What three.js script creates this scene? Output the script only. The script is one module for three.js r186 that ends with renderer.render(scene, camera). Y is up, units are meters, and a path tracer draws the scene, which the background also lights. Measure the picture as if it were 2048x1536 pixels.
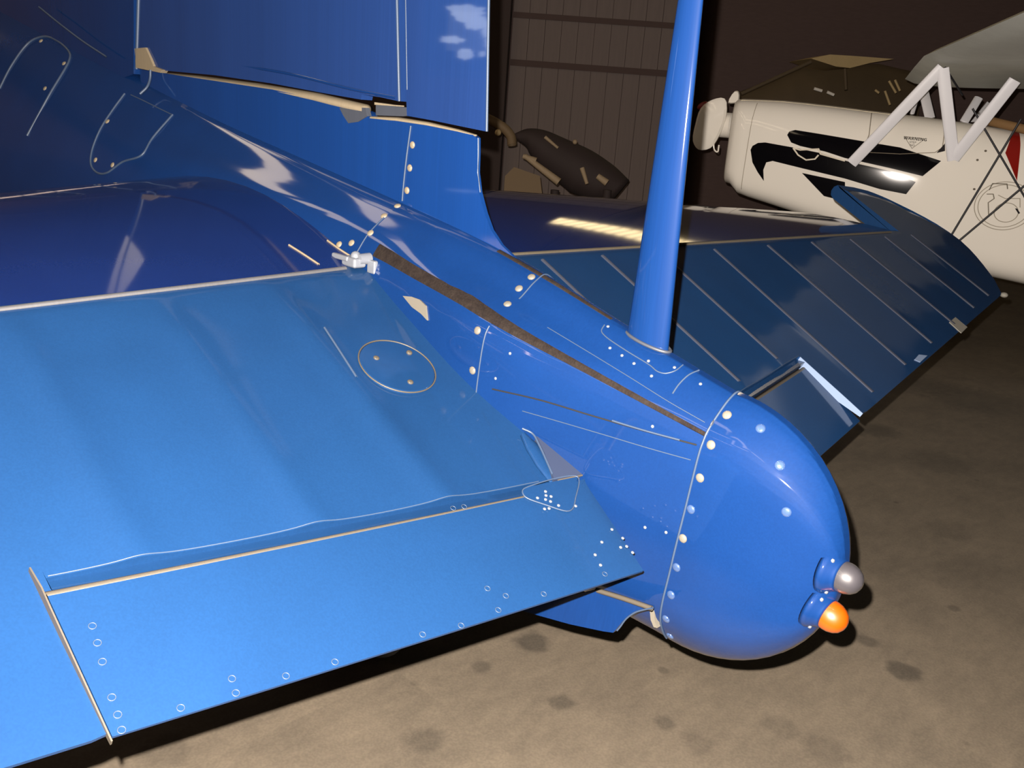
import * as THREE from 'three';
import { mergeGeometries, mergeVertices, toCreasedNormals } from 'three/addons/utils/BufferGeometryUtils.js';
import { RoundedBoxGeometry } from 'three/addons/geometries/RoundedBoxGeometry.js';
import { RectAreaLightUniformsLib } from 'three/addons/lights/RectAreaLightUniformsLib.js';
import { ImprovedNoise } from 'three/addons/math/ImprovedNoise.js';

// ---------------------------------------------------------------- camera, light, exposure
const scene = new THREE.Scene();
scene.background = new THREE.Color(0x000000);
const camera = new THREE.PerspectiveCamera(45.6182, 2048 / 1536, 0.02, 80);
camera.position.set(...[1.6495,1.4997,1.3791]);
camera.lookAt(...[-0.3178,0.6131,-0.705]);
camera.rotateZ(0.07558);
const renderer = new THREE.WebGLRenderer({ antialias: true });
renderer.toneMapping = THREE.LinearToneMapping;
renderer.toneMappingExposure = 1.0;
renderer.shadowMap.enabled = true;
RectAreaLightUniformsLib.init();
// the hand-held electronic flash, a few centimetres up and left of the lens, aimed where the lens points
const flash = new THREE.SpotLight(0xfff3e8, 92, 0, 1.0, 0.5, 2);
flash.position.set(...[1.6162,1.5473,1.3903]);
flash.target.position.set(...[-0.3178,0.6131,-0.705]);
flash.castShadow = true;
flash.shadow.radius = 0.32;
flash.shadow.mapSize.set(2048, 2048);
flash.shadow.camera.near = 0.1;
scene.add(flash, flash.target);

// ---------------------------------------------------------------- helpers
const V = (x, y, z) => new THREE.Vector3(x, y, z);
let seed = 7;
const rnd = () => { seed = (seed * 1664525 + 1013904223) >>> 0; return seed / 4294967296; };
const noise = new ImprovedNoise();
const fbm = (x, y, z, o = 4) => { let s = 0, a = 1, t = 0; for (let i = 0; i < o; i++) { s += a * noise.noise(x, y, z); t += a; a *= 0.5; x *= 2.03; y *= 2.03; z *= 1.7; } return s / t; };
const taken = {};
function numbered(n) { const k = taken[n] = (taken[n] ?? -1) + 1; return k ? `${n}_${String(k).padStart(3, '0')}` : n; }
const finish = m => { m.castShadow = true; m.receiveShadow = true; return m; };
function thing(name, label, category, [x, y, z] = [0, 0, 0], turn = 0, group) {
  const o = new THREE.Group(); o.name = numbered(name); o.position.set(x, y, z); o.rotation.y = turn;
  o.userData = { label, category }; if (group) o.userData.group = group;
  scene.add(o); return o;
}
function part(name, geo, mat, parent, label) {
  const m = finish(new THREE.Mesh(geo, mat)); m.name = name; if (label) m.userData.label = label;
  parent.add(m); return m;
}
function struct(name, geo, mat) { const m = finish(new THREE.Mesh(geo, mat)); m.name = name; m.userData.kind = 'structure'; scene.add(m); return m; }
const lerp = (a, b, t) => a + (b - a) * t;
const clamp = (x, a, b) => Math.min(b, Math.max(a, x));
function table(rows, x) {                                        // piecewise-linear lookup
  if (x <= rows[0][0]) return rows[0][1];
  for (let i = 1; i < rows.length; i++) if (x <= rows[i][0]) return lerp(rows[i - 1][1], rows[i][1], (x - rows[i - 1][0]) / (rows[i][0] - rows[i - 1][0]));
  return rows[rows.length - 1][1];
}
// rings: equal-length arrays of points -> skin; closed joins each ring to itself; caps closes the two ends
function skin(rings, { closed = true, caps = true, crease = 0, uv = null } = {}) {
  const n = rings[0].length, pos = [], idx = [], uvs = [];
  for (const r of rings) for (const p of r) { pos.push(p.x, p.y, p.z); const q = uv ? uv(p) : [p.x, p.z]; uvs.push(q[0], q[1]); }
  const m = closed ? n : n - 1;
  for (let i = 0; i + 1 < rings.length; i++) for (let j = 0; j < m; j++) {
    const a = i * n + j, b = i * n + (j + 1) % n, c = a + n, d = b + n;
    idx.push(a, c, b, b, c, d);
  }
  if (caps && closed) for (const [k, flip] of [[0, false], [rings.length - 1, true]]) {
    const c = new THREE.Vector3(); rings[k].forEach(p => c.add(p)); c.divideScalar(n);
    const ci = pos.length / 3; pos.push(c.x, c.y, c.z); const q = uv ? uv(c) : [c.x, c.z]; uvs.push(q[0], q[1]);
    for (let j = 0; j < n; j++) { const a = k * n + j, b = k * n + (j + 1) % n; if (flip) idx.push(a, ci, b); else idx.push(a, b, ci); }
  }
  let g = new THREE.BufferGeometry();
  g.setAttribute('position', new THREE.Float32BufferAttribute(pos, 3));
  g.setAttribute('uv', new THREE.Float32BufferAttribute(uvs, 2));
  g.setIndex(idx); 
  let vol = 0; const A = V(), B = V(), C = V();
  for (let i = 0; i < idx.length; i += 3) { A.fromArray(pos, idx[i] * 3); B.fromArray(pos, idx[i + 1] * 3); C.fromArray(pos, idx[i + 2] * 3); vol += A.dot(B.cross(C)); }
  if (vol < 0) { for (let i = 0; i < idx.length; i += 3) { const t = idx[i]; idx[i] = idx[i + 1]; idx[i + 1] = t; } g.setIndex(idx); }
  if (crease) g = toCreasedNormals(g, crease); else g.computeVertexNormals();
  return g;
}
function cr(pts, sub, closed = false) {                          // Catmull-Rom refinement of a point list
  const c = new THREE.CatmullRomCurve3(pts, closed, 'centripetal'); return c.getPoints((closed ? pts.length : pts.length - 1) * sub);
}
const tube = (pts, r, seg = 40, radial = 6, closed = false) => new THREE.TubeGeometry(new THREE.CatmullRomCurve3(pts, closed, 'centripetal'), seg, r, radial, closed);
function bar(a, b, r, r2 = r, radial = 10) {                     // straight rod from a to b
  const d = b.clone().sub(a), g = new THREE.CylinderGeometry(r2, r, d.length(), radial); g.translate(0, d.length() / 2, 0);
  g.applyQuaternion(new THREE.Quaternion().setFromUnitVectors(V(0, 1, 0), d.normalize())); g.translate(a.x, a.y, a.z); return g;
}
function streamStrut(a, b, chord, thick, dir) {                  // strut of streamline section, chord along dir
  const ax = b.clone().sub(a).normalize(), w = dir.clone().addScaledVector(ax, -dir.dot(ax)).normalize(), t = ax.clone().cross(w);
  const ring = (c, k) => Array.from({ length: 16 }, (_, i) => { const q = i / 16 * Math.PI * 2, x = Math.cos(q), y = Math.sin(q) * (0.75 + 0.35 * x); return c.clone().addScaledVector(w, -x * chord / 2 * k).addScaledVector(t, y * thick / 2 * k); });
  return skin([ring(a, 1), ring(a.clone().lerp(b, 0.5), 1), ring(b, 1)]);
}
// flat outline (list of [u,v]) -> plate between two offsets along a mapping (u, v, off) -> point
function plate(outline, map, o0, o1, crease = 0.6) {
  const c = outline.map(([u, v]) => new THREE.Vector2(u, v)); if (THREE.ShapeUtils.isClockWise(c)) c.reverse();
  const f = THREE.ShapeUtils.triangulateShape(c, []), pos = [], n = c.length, idx = [];
  for (const o of [o1, o0]) for (const q of c) { const p = map(q.x, q.y, o); pos.push(p.x, p.y, p.z); }
  for (const [a, b, d] of f) idx.push(a, b, d, a + n, d + n, b + n);
  for (let i = 0; i < n; i++) { const j = (i + 1) % n; idx.push(i, i + n, j, j, i + n, j + n); }
  let g = new THREE.BufferGeometry(); g.setAttribute('position', new THREE.Float32BufferAttribute(pos, 3)); g.setIndex(idx);
  g.setAttribute('uv', new THREE.Float32BufferAttribute(pos.flatMap((_, i) => i % 3 ? [] : [pos[i], pos[i + 2]]), 2));
  let vol = 0; const A = V(), B = V(), C = V(); for (let i = 0; i < idx.length; i += 3) { A.fromArray(pos, idx[i] * 3); B.fromArray(pos, idx[i + 1] * 3); C.fromArray(pos, idx[i + 2] * 3); vol += A.dot(B.cross(C)); }
  if (vol < 0) { for (let i = 0; i < idx.length; i += 3) { const t = idx[i]; idx[i] = idx[i + 1]; idx[i + 1] = t; } g.setIndex(idx); }
  return toCreasedNormals(g, crease);
}
function dataTexture(w, h, fn, { srgb = true, repeat = [1, 1] } = {}) {
  const d = new Uint8Array(w * h * 4);
  for (let y = 0; y < h; y++) for (let x = 0; x < w; x++) { const c = fn(x / w, y / h), i = (y * w + x) * 4; d[i] = clamp(c[0], 0, 1) * 255; d[i + 1] = clamp(c[1], 0, 1) * 255; d[i + 2] = clamp(c[2], 0, 1) * 255; d[i + 3] = 255; }
  const t = new THREE.DataTexture(d, w, h); t.magFilter = THREE.LinearFilter; t.minFilter = THREE.LinearMipmapLinearFilter; t.generateMipmaps = true;
  t.wrapS = t.wrapT = THREE.RepeatWrapping; t.repeat.set(...repeat); if (srgb) t.colorSpace = THREE.SRGBColorSpace; t.needsUpdate = true; return t;
}
const wrapNoise = (u, v, f, z, o = 4) => {                       // tileable fractal noise
  const a = fbm(u * f, v * f, z, o), b = fbm((u - 1) * f, v * f, z, o), c = fbm(u * f, (v - 1) * f, z, o), d = fbm((u - 1) * f, (v - 1) * f, z, o);
  return (a * (1 - u) + b * u) * (1 - v) + (c * (1 - u) + d * u) * v;
};

// ---------------------------------------------------------------- materials
const grain = dataTexture(512, 512, (u, v) => { const k = 0.5 + 0.30 * wrapNoise(u, v, 9, 3.1, 5) + 0.10 * (rnd() - 0.5); return [k, k, k]; }, { srgb: false });
const paintMap = dataTexture(512, 512, (u, v) => { const k = 0.93 + 0.07 * wrapNoise(u, v, 7, 8.2, 5) + 0.05 * (rnd() - 0.5); return [k, k, k]; });
const speckleMap = dataTexture(512, 512, (u, v) => { const n = wrapNoise(u, v, 60, 5.3, 4), k = 0.80 + 0.30 * n + 0.25 * (rnd() - 0.5); return [k, k * (0.97 + 0.06 * n), k * 0.95]; });
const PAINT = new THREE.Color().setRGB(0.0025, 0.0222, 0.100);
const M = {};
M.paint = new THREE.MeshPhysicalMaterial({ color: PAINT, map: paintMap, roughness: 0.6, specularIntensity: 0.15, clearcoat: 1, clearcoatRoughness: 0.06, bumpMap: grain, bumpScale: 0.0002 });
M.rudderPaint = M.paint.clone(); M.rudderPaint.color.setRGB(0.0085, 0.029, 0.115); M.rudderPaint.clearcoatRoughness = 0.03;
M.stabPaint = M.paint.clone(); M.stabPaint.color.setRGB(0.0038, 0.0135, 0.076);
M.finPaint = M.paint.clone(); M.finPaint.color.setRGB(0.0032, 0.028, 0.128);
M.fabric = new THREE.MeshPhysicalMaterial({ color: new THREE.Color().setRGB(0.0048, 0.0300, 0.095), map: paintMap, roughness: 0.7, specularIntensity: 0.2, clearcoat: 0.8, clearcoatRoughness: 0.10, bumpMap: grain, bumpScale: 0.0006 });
M.edge = new THREE.MeshPhysicalMaterial({ color: new THREE.Color().setRGB(0.028, 0.046, 0.082), roughness: 0.5 });  // pale tone stands in for flash glints along panel edges
M.bare = new THREE.MeshStandardMaterial({ color: new THREE.Color().setRGB(0.17, 0.185, 0.21), roughness: 0.4, metalness: 0.3 });
M.creamNear = new THREE.MeshStandardMaterial({ color: new THREE.Color().setRGB(0.066, 0.056, 0.042), roughness: 0.5, map: paintMap });  // darker copy of cream, toned down where the flash is close
M.screwNear = new THREE.MeshStandardMaterial({ color: new THREE.Color().setRGB(0.115, 0.105, 0.085), roughness: 0.5 });  // darker copy of screw, toned down where the flash is close
M.brownStrip = new THREE.MeshPhysicalMaterial({ color: new THREE.Color().setRGB(0.0190, 0.0142, 0.0122), roughness: 0.85, specularIntensity: 0.3, map: speckleMap });
M.darkStrip = new THREE.MeshPhysicalMaterial({ color: new THREE.Color().setRGB(0.0012, 0.0014, 0.0040), roughness: 0.7, specularIntensity: 0.15 });  // unused dark tone for the painted shade by the elevator root
M.cream = new THREE.MeshStandardMaterial({ color: new THREE.Color().setRGB(0.22, 0.18, 0.12), roughness: 0.5, map: paintMap });
M.dust = new THREE.MeshStandardMaterial({ color: new THREE.Color().setRGB(0.075, 0.068, 0.06), roughness: 0.6, map: paintMap });
M.pale = new THREE.MeshStandardMaterial({ color: new THREE.Color().setRGB(0.040, 0.046, 0.06), roughness: 0.5, map: paintMap });
M.screw = new THREE.MeshStandardMaterial({ color: new THREE.Color().setRGB(0.17, 0.14, 0.095), roughness: 0.5 });
M.rootGrey = new THREE.MeshPhysicalMaterial({ color: new THREE.Color().setRGB(0.017, 0.026, 0.055), roughness: 0.6 });
M.edgeFar = new THREE.MeshPhysicalMaterial({ color: new THREE.Color().setRGB(0.16, 0.22, 0.34), roughness: 0.5 });
M.ribTape = new THREE.MeshStandardMaterial({ color: new THREE.Color().setRGB(0.035, 0.04, 0.06), roughness: 0.55 });  // pale tone paints the reflection along the ribs
M.seal = new THREE.MeshStandardMaterial({ color: new THREE.Color().setRGB(0.075, 0.075, 0.08), roughness: 0.6, map: paintMap });
M.sealR = new THREE.MeshStandardMaterial({ color: new THREE.Color().setRGB(0.10, 0.085, 0.06), roughness: 0.6, map: paintMap });
M.dark = new THREE.MeshStandardMaterial({ color: new THREE.Color().setRGB(0.0008, 0.0008, 0.001), roughness: 0.8 });
M.rubber = new THREE.MeshStandardMaterial({ color: new THREE.Color().setRGB(0.012, 0.012, 0.012), roughness: 0.85 });

// ---------------------------------------------------------------- the hangar
const floorMap = (() => {
  const S = 2048, L = 8;                                          // one tile is 8 m of concrete
  const spots = [[...[0.1406,-0.389], 0.055, 0.300], [...[0.1339,-0.1882], 0.03, 0.180], [...[0.3818,-0.2433], 0.035, 0.210], [...[0.936,-1.1271], 0.05, 0.270], [...[0.7897,-1.2022], 0.035, 0.210], [...[0.336,-3.0256], 0.16, 0.132], [...[0.8693,-1.9618], 0.2, 0.072], [...[-0.1006,0.606], 0.06, 0.150], [...[0.2626,0.1224], 0.05, 0.150], [...[0.7187,-0.3886], 0.04, 0.120], [...[0.4688,-0.5775], 0.018, 0.180], [...[0.6094,-0.3923], 0.03, 0.168], [...[0.8132,-0.6195], 0.05, 0.090], [...[0.9386,-0.6196], 0.06, 0.120], [...[0.6545,-2.2677], 0.1, 0.090], [...[-0.3943,-4.3343], 0.3, 0.120], [...[0.0643,-4.3184], 0.3, 0.120], [...[-0.0684,-3.2181], 0.12, 0.180]];
  for (let i = 0; i < 170; i++) spots.push([rnd() * 8, rnd() * 8, 0.006 + rnd() * rnd() * 0.03, 0.05 + rnd() * 0.13]);
  const f = new Float32Array(S * S).fill(1);
  for (const [x, z, r, k] of spots) {
    const cx = (x / L - Math.floor(x / L)) * S, cy = (z / L - Math.floor(z / L)) * S, R = r / L * S;
    for (let j = -Math.ceil(R * 2); j <= R * 2; j++) for (let i = -Math.ceil(R * 2); i <= R * 2; i++) {
      const d = Math.hypot(i, j) / R * (1 + 0.5 * fbm((cx + i) * 0.09, (cy + j) * 0.09, r * 50, 3)); if (d > 1.25) continue;
      const q = (((cy + j + S) | 0) % S) * S + (((cx + i + S) | 0) % S); f[q] *= 1 - k * (1 - THREE.MathUtils.smoothstep(d, 0.55, 1.25)) * (0.8 + 0.4 * rnd());
    }
  }
  return dataTexture(S, S, (u, v) => {
    const b = fbm(u * 40, v * 40, 1.7, 3), s = fbm(u * 260, v * 110, 4.4, 2), w = fbm(u * 11, v * 11, 9, 3);
    const k = (0.82 + 0.09 * b + 0.07 * s + 0.08 * w + 0.10 * (rnd() - 0.5)) * f[Math.floor(v * S) * S + Math.floor(u * S)];
    return [0.452 * k, 0.408 * k, 0.345 * k];
  });
})();
M.floor = new THREE.MeshStandardMaterial({ map: floorMap, roughness: 0.75 });
// room frame: x' along the camera's right, z' toward the camera

const yaw = Math.atan2(camera.getWorldDirection(V()).x, camera.getWorldDirection(V()).z) + Math.PI - 0.06;
const room = (x, y, z) => V(x, y, z).applyAxisAngle(V(0, 1, 0), yaw).add(V(camera.position.x, 0, camera.position.z));
function roomBox(x0, x1, y0, y1, z0, z1) { const g = new THREE.BoxGeometry(x1 - x0, y1 - y0, z1 - z0); g.translate((x0 + x1) / 2, (y0 + y1) / 2, (z0 + z1) / 2); g.rotateY(yaw); g.translate(camera.position.x, 0, camera.position.z); return g; }
{
  const g = roomBox(-14, 14, -0.3, 0, -13, 9); const p = g.attributes.position, uv = g.attributes.uv;
  for (let i = 0; i < p.count; i++) uv.setXY(i, p.getX(i) / 8, p.getZ(i) / 8);
  struct('floor', g, M.floor);
}
M.wall = new THREE.MeshStandardMaterial({ color: new THREE.Color().setRGB(0.13, 0.085, 0.075), roughness: 0.85, map: paintMap });
M.wallDark = new THREE.MeshStandardMaterial({ color: new THREE.Color().setRGB(0.07, 0.05, 0.045), roughness: 0.9 });
M.ceiling = new THREE.MeshStandardMaterial({ color: new THREE.Color().setRGB(0.2, 0.14, 0.11), roughness: 0.95 });
M.doorPanel = new THREE.MeshStandardMaterial({ color: new THREE.Color().setRGB(0.27, 0.215, 0.195), roughness: 0.8, map: paintMap });
struct('wall_back', roomBox(-14, 14, 0, 7, -13.3, -13), M.wall);
struct('wall_left', roomBox(-14.3, -14, 0, 7, -13.3, 9), M.wallLeft = new THREE.MeshStandardMaterial({ color: new THREE.Color().setRGB(0.42, 0.29, 0.25), roughness: 0.85 }));  // unseen wall, made paler than the others to reflect more light
struct('wall_right', roomBox(14, 14.3, 0, 7, -13.3, 9), M.wall);
struct('wall_front', roomBox(-14, 14, 0, 7, 9, 9.3), M.wall);
struct('ceiling', roomBox(-14.3, 14.3, 7, 7.3, -13.3, 9.3), M.ceiling);
{ // big sliding door leaf of ribbed sheet in the back wall
  const d = new THREE.Group(); d.name = 'door_1'; d.userData = { kind: 'structure' }; scene.add(d);
  const x0 = -1.13, x1 = 1.05;
  const n = 10, w = (x1 - x0) / n;
  for (let i = 0; i < n; i++) part('sheet_panel', roomBox(x0 + i * w + 0.003, x0 + (i + 1) * w - 0.003, 0.05, 3.4, -12.98, -12.93 + (i % 2) * 0.004), M.doorPanel, d);
  part('door_rail', roomBox(x0, x1, 1.95, 2.03, -12.93, -12.90), M.wall, d);
  part('door_rail', roomBox(x0, x1, 2.55, 2.62, -12.93, -12.90), M.wall, d);
  part('door_rail', roomBox(x0, x1, 3.4, 3.5, -12.95, -12.85), M.wallDark, d);
}
struct('trim_1', roomBox(-1.5, -1.15, 0, 7, -13, -12.7), M.wallDark);
struct('trim_2', roomBox(1.08, 1.3, 0, 7, -13, -12.7), M.wallDark);

// ---------------------------------------------------------------- the blue aeroplane (y is measured from its elevator hinge, HY above the floor)
const HY = 1.126;
const plane = thing('blue_airplane', 'glossy blue airplane filling the foreground, with an orange light on its tail cone', 'airplane', [0, 0, 0]);
const up = g => { g.translate(0, HY, 0); return g; };
const ap = (name, geo, mat, parent = plane, label) => part(name, up(geo), mat, parent, label);
const GEO = {};

// fuselage: stations of half sections (y, z), ridge to belly; each leans by its own angle
const ST = [
  [-5.2, 0, [[1.1, 0], [1.08, 0.08], [0.85, 0.34], [0.4, 0.52], [0.1, 0.56], [-0.2, 0.56], [-0.45, 0.46], [-0.62, 0.25], [-0.68, 0]]],
  [-2.6, 0, [[0.61, 0], [0.6, 0.05], [0.44, 0.19], [0.2, 0.31], [0.05, 0.35], [-0.2, 0.36], [-0.42, 0.3], [-0.55, 0.17], [-0.6, 0]]],
  [-1.6, 0, [[0.405, 0], [0.4, 0.035], [0.30, 0.125], [0.17, 0.215], [0.07, 0.25], [-0.15, 0.27], [-0.4, 0.24], [-0.54, 0.14], [-0.58, 0]]],
  [-0.84, 0, [[0.257, 0], [0.253, 0.03], [0.19, 0.105], [0.125, 0.185], [0.05, 0.215], [-0.15, 0.225], [-0.4, 0.2], [-0.55, 0.13], [-0.59, 0]]],
  [-0.435, 0, [[0.192, 0], [0.188, 0.028], [0.14, 0.095], [0.093, 0.155], [0.03, 0.18], [-0.15, 0.195], [-0.4, 0.18], [-0.55, 0.12], [-0.59, 0]]],
  [-0.029, 0, [[0.127, 0], [0.122, 0.028], [0.09, 0.078], [0.053, 0.122], [0.01, 0.148], [-0.15, 0.168], [-0.4, 0.165], [-0.54, 0.12], [-0.585, 0]]],
  [0.2, 2, [[0.088, 0], [0.08, 0.028], [0.044, 0.075], [0.002, 0.132], [-0.03, 0.149], [-0.16, 0.163], [-0.4, 0.157], [-0.53, 0.115], [-0.58, 0]]],
  [0.417, 4, [[0.04, 0], [0.027, 0.028], [-0.005, 0.068], [-0.043, 0.14], [-0.07, 0.152], [-0.152, 0.158], [-0.36, 0.15], [-0.51, 0.11], [-0.575, 0]]],
  [0.65, 5, [[-0.024, 0], [-0.033, 0.025], [-0.061, 0.062], [-0.096, 0.105], [-0.12, 0.115], [-0.22, 0.119], [-0.4, 0.117], [-0.53, 0.09], [-0.59, 0]]],
  [0.888, 6, [[-0.083, 0], [-0.091, 0.02], [-0.112, 0.044], [-0.148, 0.073], [-0.178, 0.079], [-0.29, 0.08], [-0.41, 0.08], [-0.53, 0.07], [-0.603, 0]]],
];
const rad = a => a * Math.PI / 180;
function fullSection([x, lean, pts]) {
  const mix = (a, b, t) => [lerp(a[0], b[0], t), lerp(a[1], b[1], t)], k = clamp((x + 0.2) / 0.5, 0, 1);
  pts = [...pts.slice(0, 3), mix(pts[3], pts[2], lerp(0.3, 0.10, k)), mix(pts[3], pts[4], lerp(0.5, 0.45, k)), ...pts.slice(4)];
  const f = (y, z) => V(x + (y - pts[0][0]) * Math.tan(rad(lean)), y, z), L = pts.map(([y, z]) => f(y, z)), Rr = pts.slice(1, -1).map(([y, z]) => f(y, -z)).reverse();
  return cr([...L, ...Rr], 5, true).slice(0, -1);
}
const secs = ST.map(fullSection);
const alongFus = [];                                              // refine along the length as well
{
  const n = secs[0].length, cols = Array.from({ length: n }, (_, j) => cr(secs.map(s => s[j]), 5));
  for (let i = 0; i < cols[0].length; i++) alongFus.push(cols.map(c => c[i]));
}
const sideUV = p => [p.x, p.y];
const K1 = 5 * 5, K2 = 5 * 7;                                     // ring numbers of the two lap seams
GEO.fus = skin(alongFus, { caps: true, uv: sideUV, crease: 0.7 });
ap('fuselage', skin(alongFus.slice(0, K1 + 1), { caps: true, uv: sideUV, crease: 0.7 }), M.paint);
const tailSkin = ap('tail_section_skin', skin(alongFus.slice(K1, K2 + 1), { caps: true, uv: sideUV, crease: 0.7 }), M.paint);
const aftSkin = ap('aft_section_skin', skin(alongFus.slice(K2), { caps: true, uv: sideUV, crease: 0.7 }), M.paint);
// lap seams as thin raised edges that follow the sections
const nSec = secs[0].length;
function seam(ring, j0, j1, r, grow = 1.004) {
  const c = V(); ring.forEach(p => c.add(p)); c.divideScalar(ring.length);
  const pts = []; for (let j = j0; j <= j1; j++) pts.push(ring[(j + nSec) % nSec].clone().sub(c).multiplyScalar(grow).add(c));
  return tube(pts, r, pts.length * 3, 6);
}
ap('lap_seam', seam(secs[5], 9, 34, 0.0016), M.edge, tailSkin);
ap('lap_seam', seam(secs[7], -9, 10, 0.0016), M.edge, aftSkin);
ap('lap_seam', seam(secs[7], 19, 33, 0.0016), M.edge, aftSkin);

// brown strips over the skin; the ridge and root ones paint reflection and shade
function strip(i0, i1, ja, jb, mat, name, label, parent) {
  const rg = []; for (let i = i0; i <= i1; i++) { const k = (i - i0) / (i1 - i0), a = ja(k), b = jb(k), ring = alongFus[i], N = 6, row = [], c = V(ring[0].x, -0.2, 0);
    const at = j => { const f = Math.floor(j); return ring[f].clone().lerp(ring[f + 1], j - f); };
    for (let q = 0; q <= N; q++) { const p = at(lerp(a, b, q / N)); row.push(p.clone().add(p.clone().sub(c).normalize().multiplyScalar(q % N ? 0.0012 : -0.0004))); }
    for (let q = N; q >= 0; q--) { const p = at(lerp(a, b, q / N)); row.push(p.clone().add(p.clone().sub(c).normalize().multiplyScalar(-0.002))); }
    rg.push(row); }
  ap(name, skin(rg, { crease: 0.8 }), mat, parent, label);
}
strip(5 * 7 - 2, 5 * 9, k => lerp(13.2, 15.0, k), k => lerp(17.6, 17.2, k), M.brownStrip, 'brown_strip', 'speckled brown strip along the shoulder', aftSkin);
strip(5 * 6 + 2, 5 * 8 - 1, k => 0.2, k => lerp(2.6, 2.0, k), M.brownStrip, 'brown_strip', 'brown strip painting the reflection along the ridge', aftSkin);  // colour stands in for the grazing reflection on the ridge
strip(5 * 5 + 1, 5 * 7 - 2, k => lerp(15.5, 13.2, k), k => lerp(21, 17.6, k), M.brownStrip, 'brown_strip', 'brown strip painting the shade beside the elevator root', tailSkin);  // colour stands in for shade and dark reflection at the root
// tail cone: an egg-shaped cap on the last section
const CC = V(0.861, -0.343, 0), coneRings = [];
for (let i = 0; i <= 16; i++) { const q = Math.min(i / 16 * Math.PI / 2, 1.54), s = Math.cos(q) ; coneRings.push(secs[9].map(p => p.clone().sub(CC).multiplyScalar(s * 1.006).add(CC).add(V(Math.sin(q) * 0.272, -0.015 * Math.sin(q) , 0)))); }
GEO.cone = skin(coneRings, { uv: sideUV, crease: 0.9 });
const cone = ap('tail_cone', GEO.cone.clone(), M.paint);
ap('lap_seam', seam(secs[9], -30, 43, 0.0022, 1.008), M.edge, cone);

// ---- fin, rudder, fixed lower fin
const finMap = (t0, t1, x0, x1) => (u, v, o) => V(u, v, o * lerp(t0, t1, clamp((u - x0) / (x1 - x0), 0, 1)));
const lowerFin = [[-1.3422,0.3838,0], [-1.0916,0.3742,0], [-0.5778,0.3564,0], [-0.264,0.3354,0], [-0.1833,0.3238,0], [-0.1672,0.311,0], [0.02,0.31,0], [0.1849,0.2987,0], [0.1962,0.2934,0], [0.1993,0.2586,0], [0.201,0.2223,0], [0.2125,0.1815,0], [0.2332,0.1417,0], [0.2564,0.1077,0], [0.2895,0.0808,0], [0.3318,0.0602,0], [0.3667,0.0462,0]].map(p => [p[0], p[1]]);
{
  const out = [...lowerFin, [0.2, 0.03], [-0.4, 0.1], [-1.33, 0.28]];
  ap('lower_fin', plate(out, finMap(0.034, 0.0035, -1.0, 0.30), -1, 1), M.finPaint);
  // rounded top of the fixed fin, under the rudder; its cream paints a lamp reflection
  const a = [[-1.1883,0.3797,0], [-1.0139,0.374,0], [-0.6781,0.3624,0], [-0.392,0.3477,0], [-0.1935,0.3323,0]].map(p => V(p[0], p[1] - 0.004, 0));
  const ring = (p, w, h) => Array.from({ length: 12 }, (_, i) => V(p.x, p.y + Math.sin(i / 6 * Math.PI) * h, Math.cos(i / 6 * Math.PI) * w));
  ap('closing_strip', skin(a.map((p, i) => ring(p, 0.030 - i * 0.0028, [0.004, 0.008, 0.011, 0.013, 0.012][i]))), M.cream, plane, 'rounded fin top under the rudder, lamp reflection painted in cream');
  const b = [[-0.1633,0.3113,0], [-0.0692,0.3128,0], [0.0372,0.3101,0], [0.1371,0.3034,0], [0.1881,0.2979,0]].map(p => V(p[0], p[1], 0));
  ap('edge_strip', skin(b.map((p, i) => ring(p, 0.016 - i * 0.0025, [0.004, 0.006, 0.005, 0.003, 0.002][i]))), M.cream, plane);
  ap('edge_strip', tube([[0.1947,0.2933,0], [0.1978,0.2584,0], [0.1995,0.2221,0], [0.2109,0.1813,0]].map(p => V(...p)), 0.003, 20), M.edge);
}
const rudderOut = [[-1.3008,0.5908,0], [-1.3197,0.5036,0], [-1.3386,0.3839,0], [-1.1648,0.3848,0], [-0.8666,0.3819,0], [-0.5777,0.3716,0], [-0.3486,0.3582,0], [-0.1982,0.3504,0], [-0.1948,0.3619,0], [-0.1274,0.3596,0], [-0.0606,0.3541,0]].map(p => [p[0], p[1]]);
const TOPY = 1.5;
const xAtTop = (p0, p1) => p1[0] + (p1[0] - p0[0]) * (TOPY - p1[1]) / (p1[1] - p0[1]);
const tabX = [xAtTop([-0.0445,0.3549,0], [-0.0679,0.5695,0]), TOPY], tabX2 = [xAtTop([-0.0321,0.3556,0], [-0.0505,0.5692,0]), TOPY], teTop = [xAtTop([0.2208,0.3095,0], [0.203,0.5648,0]), TOPY], leTop = [xAtTop([-1.3386,0.3839,0], [-1.3008,0.5908,0]), TOPY];
const rudder = ap('rudder', plate([...rudderOut, tabX, leTop], finMap(0.045, 0.013, -1.33, -0.05), -1, 1), M.rudderPaint);
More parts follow.
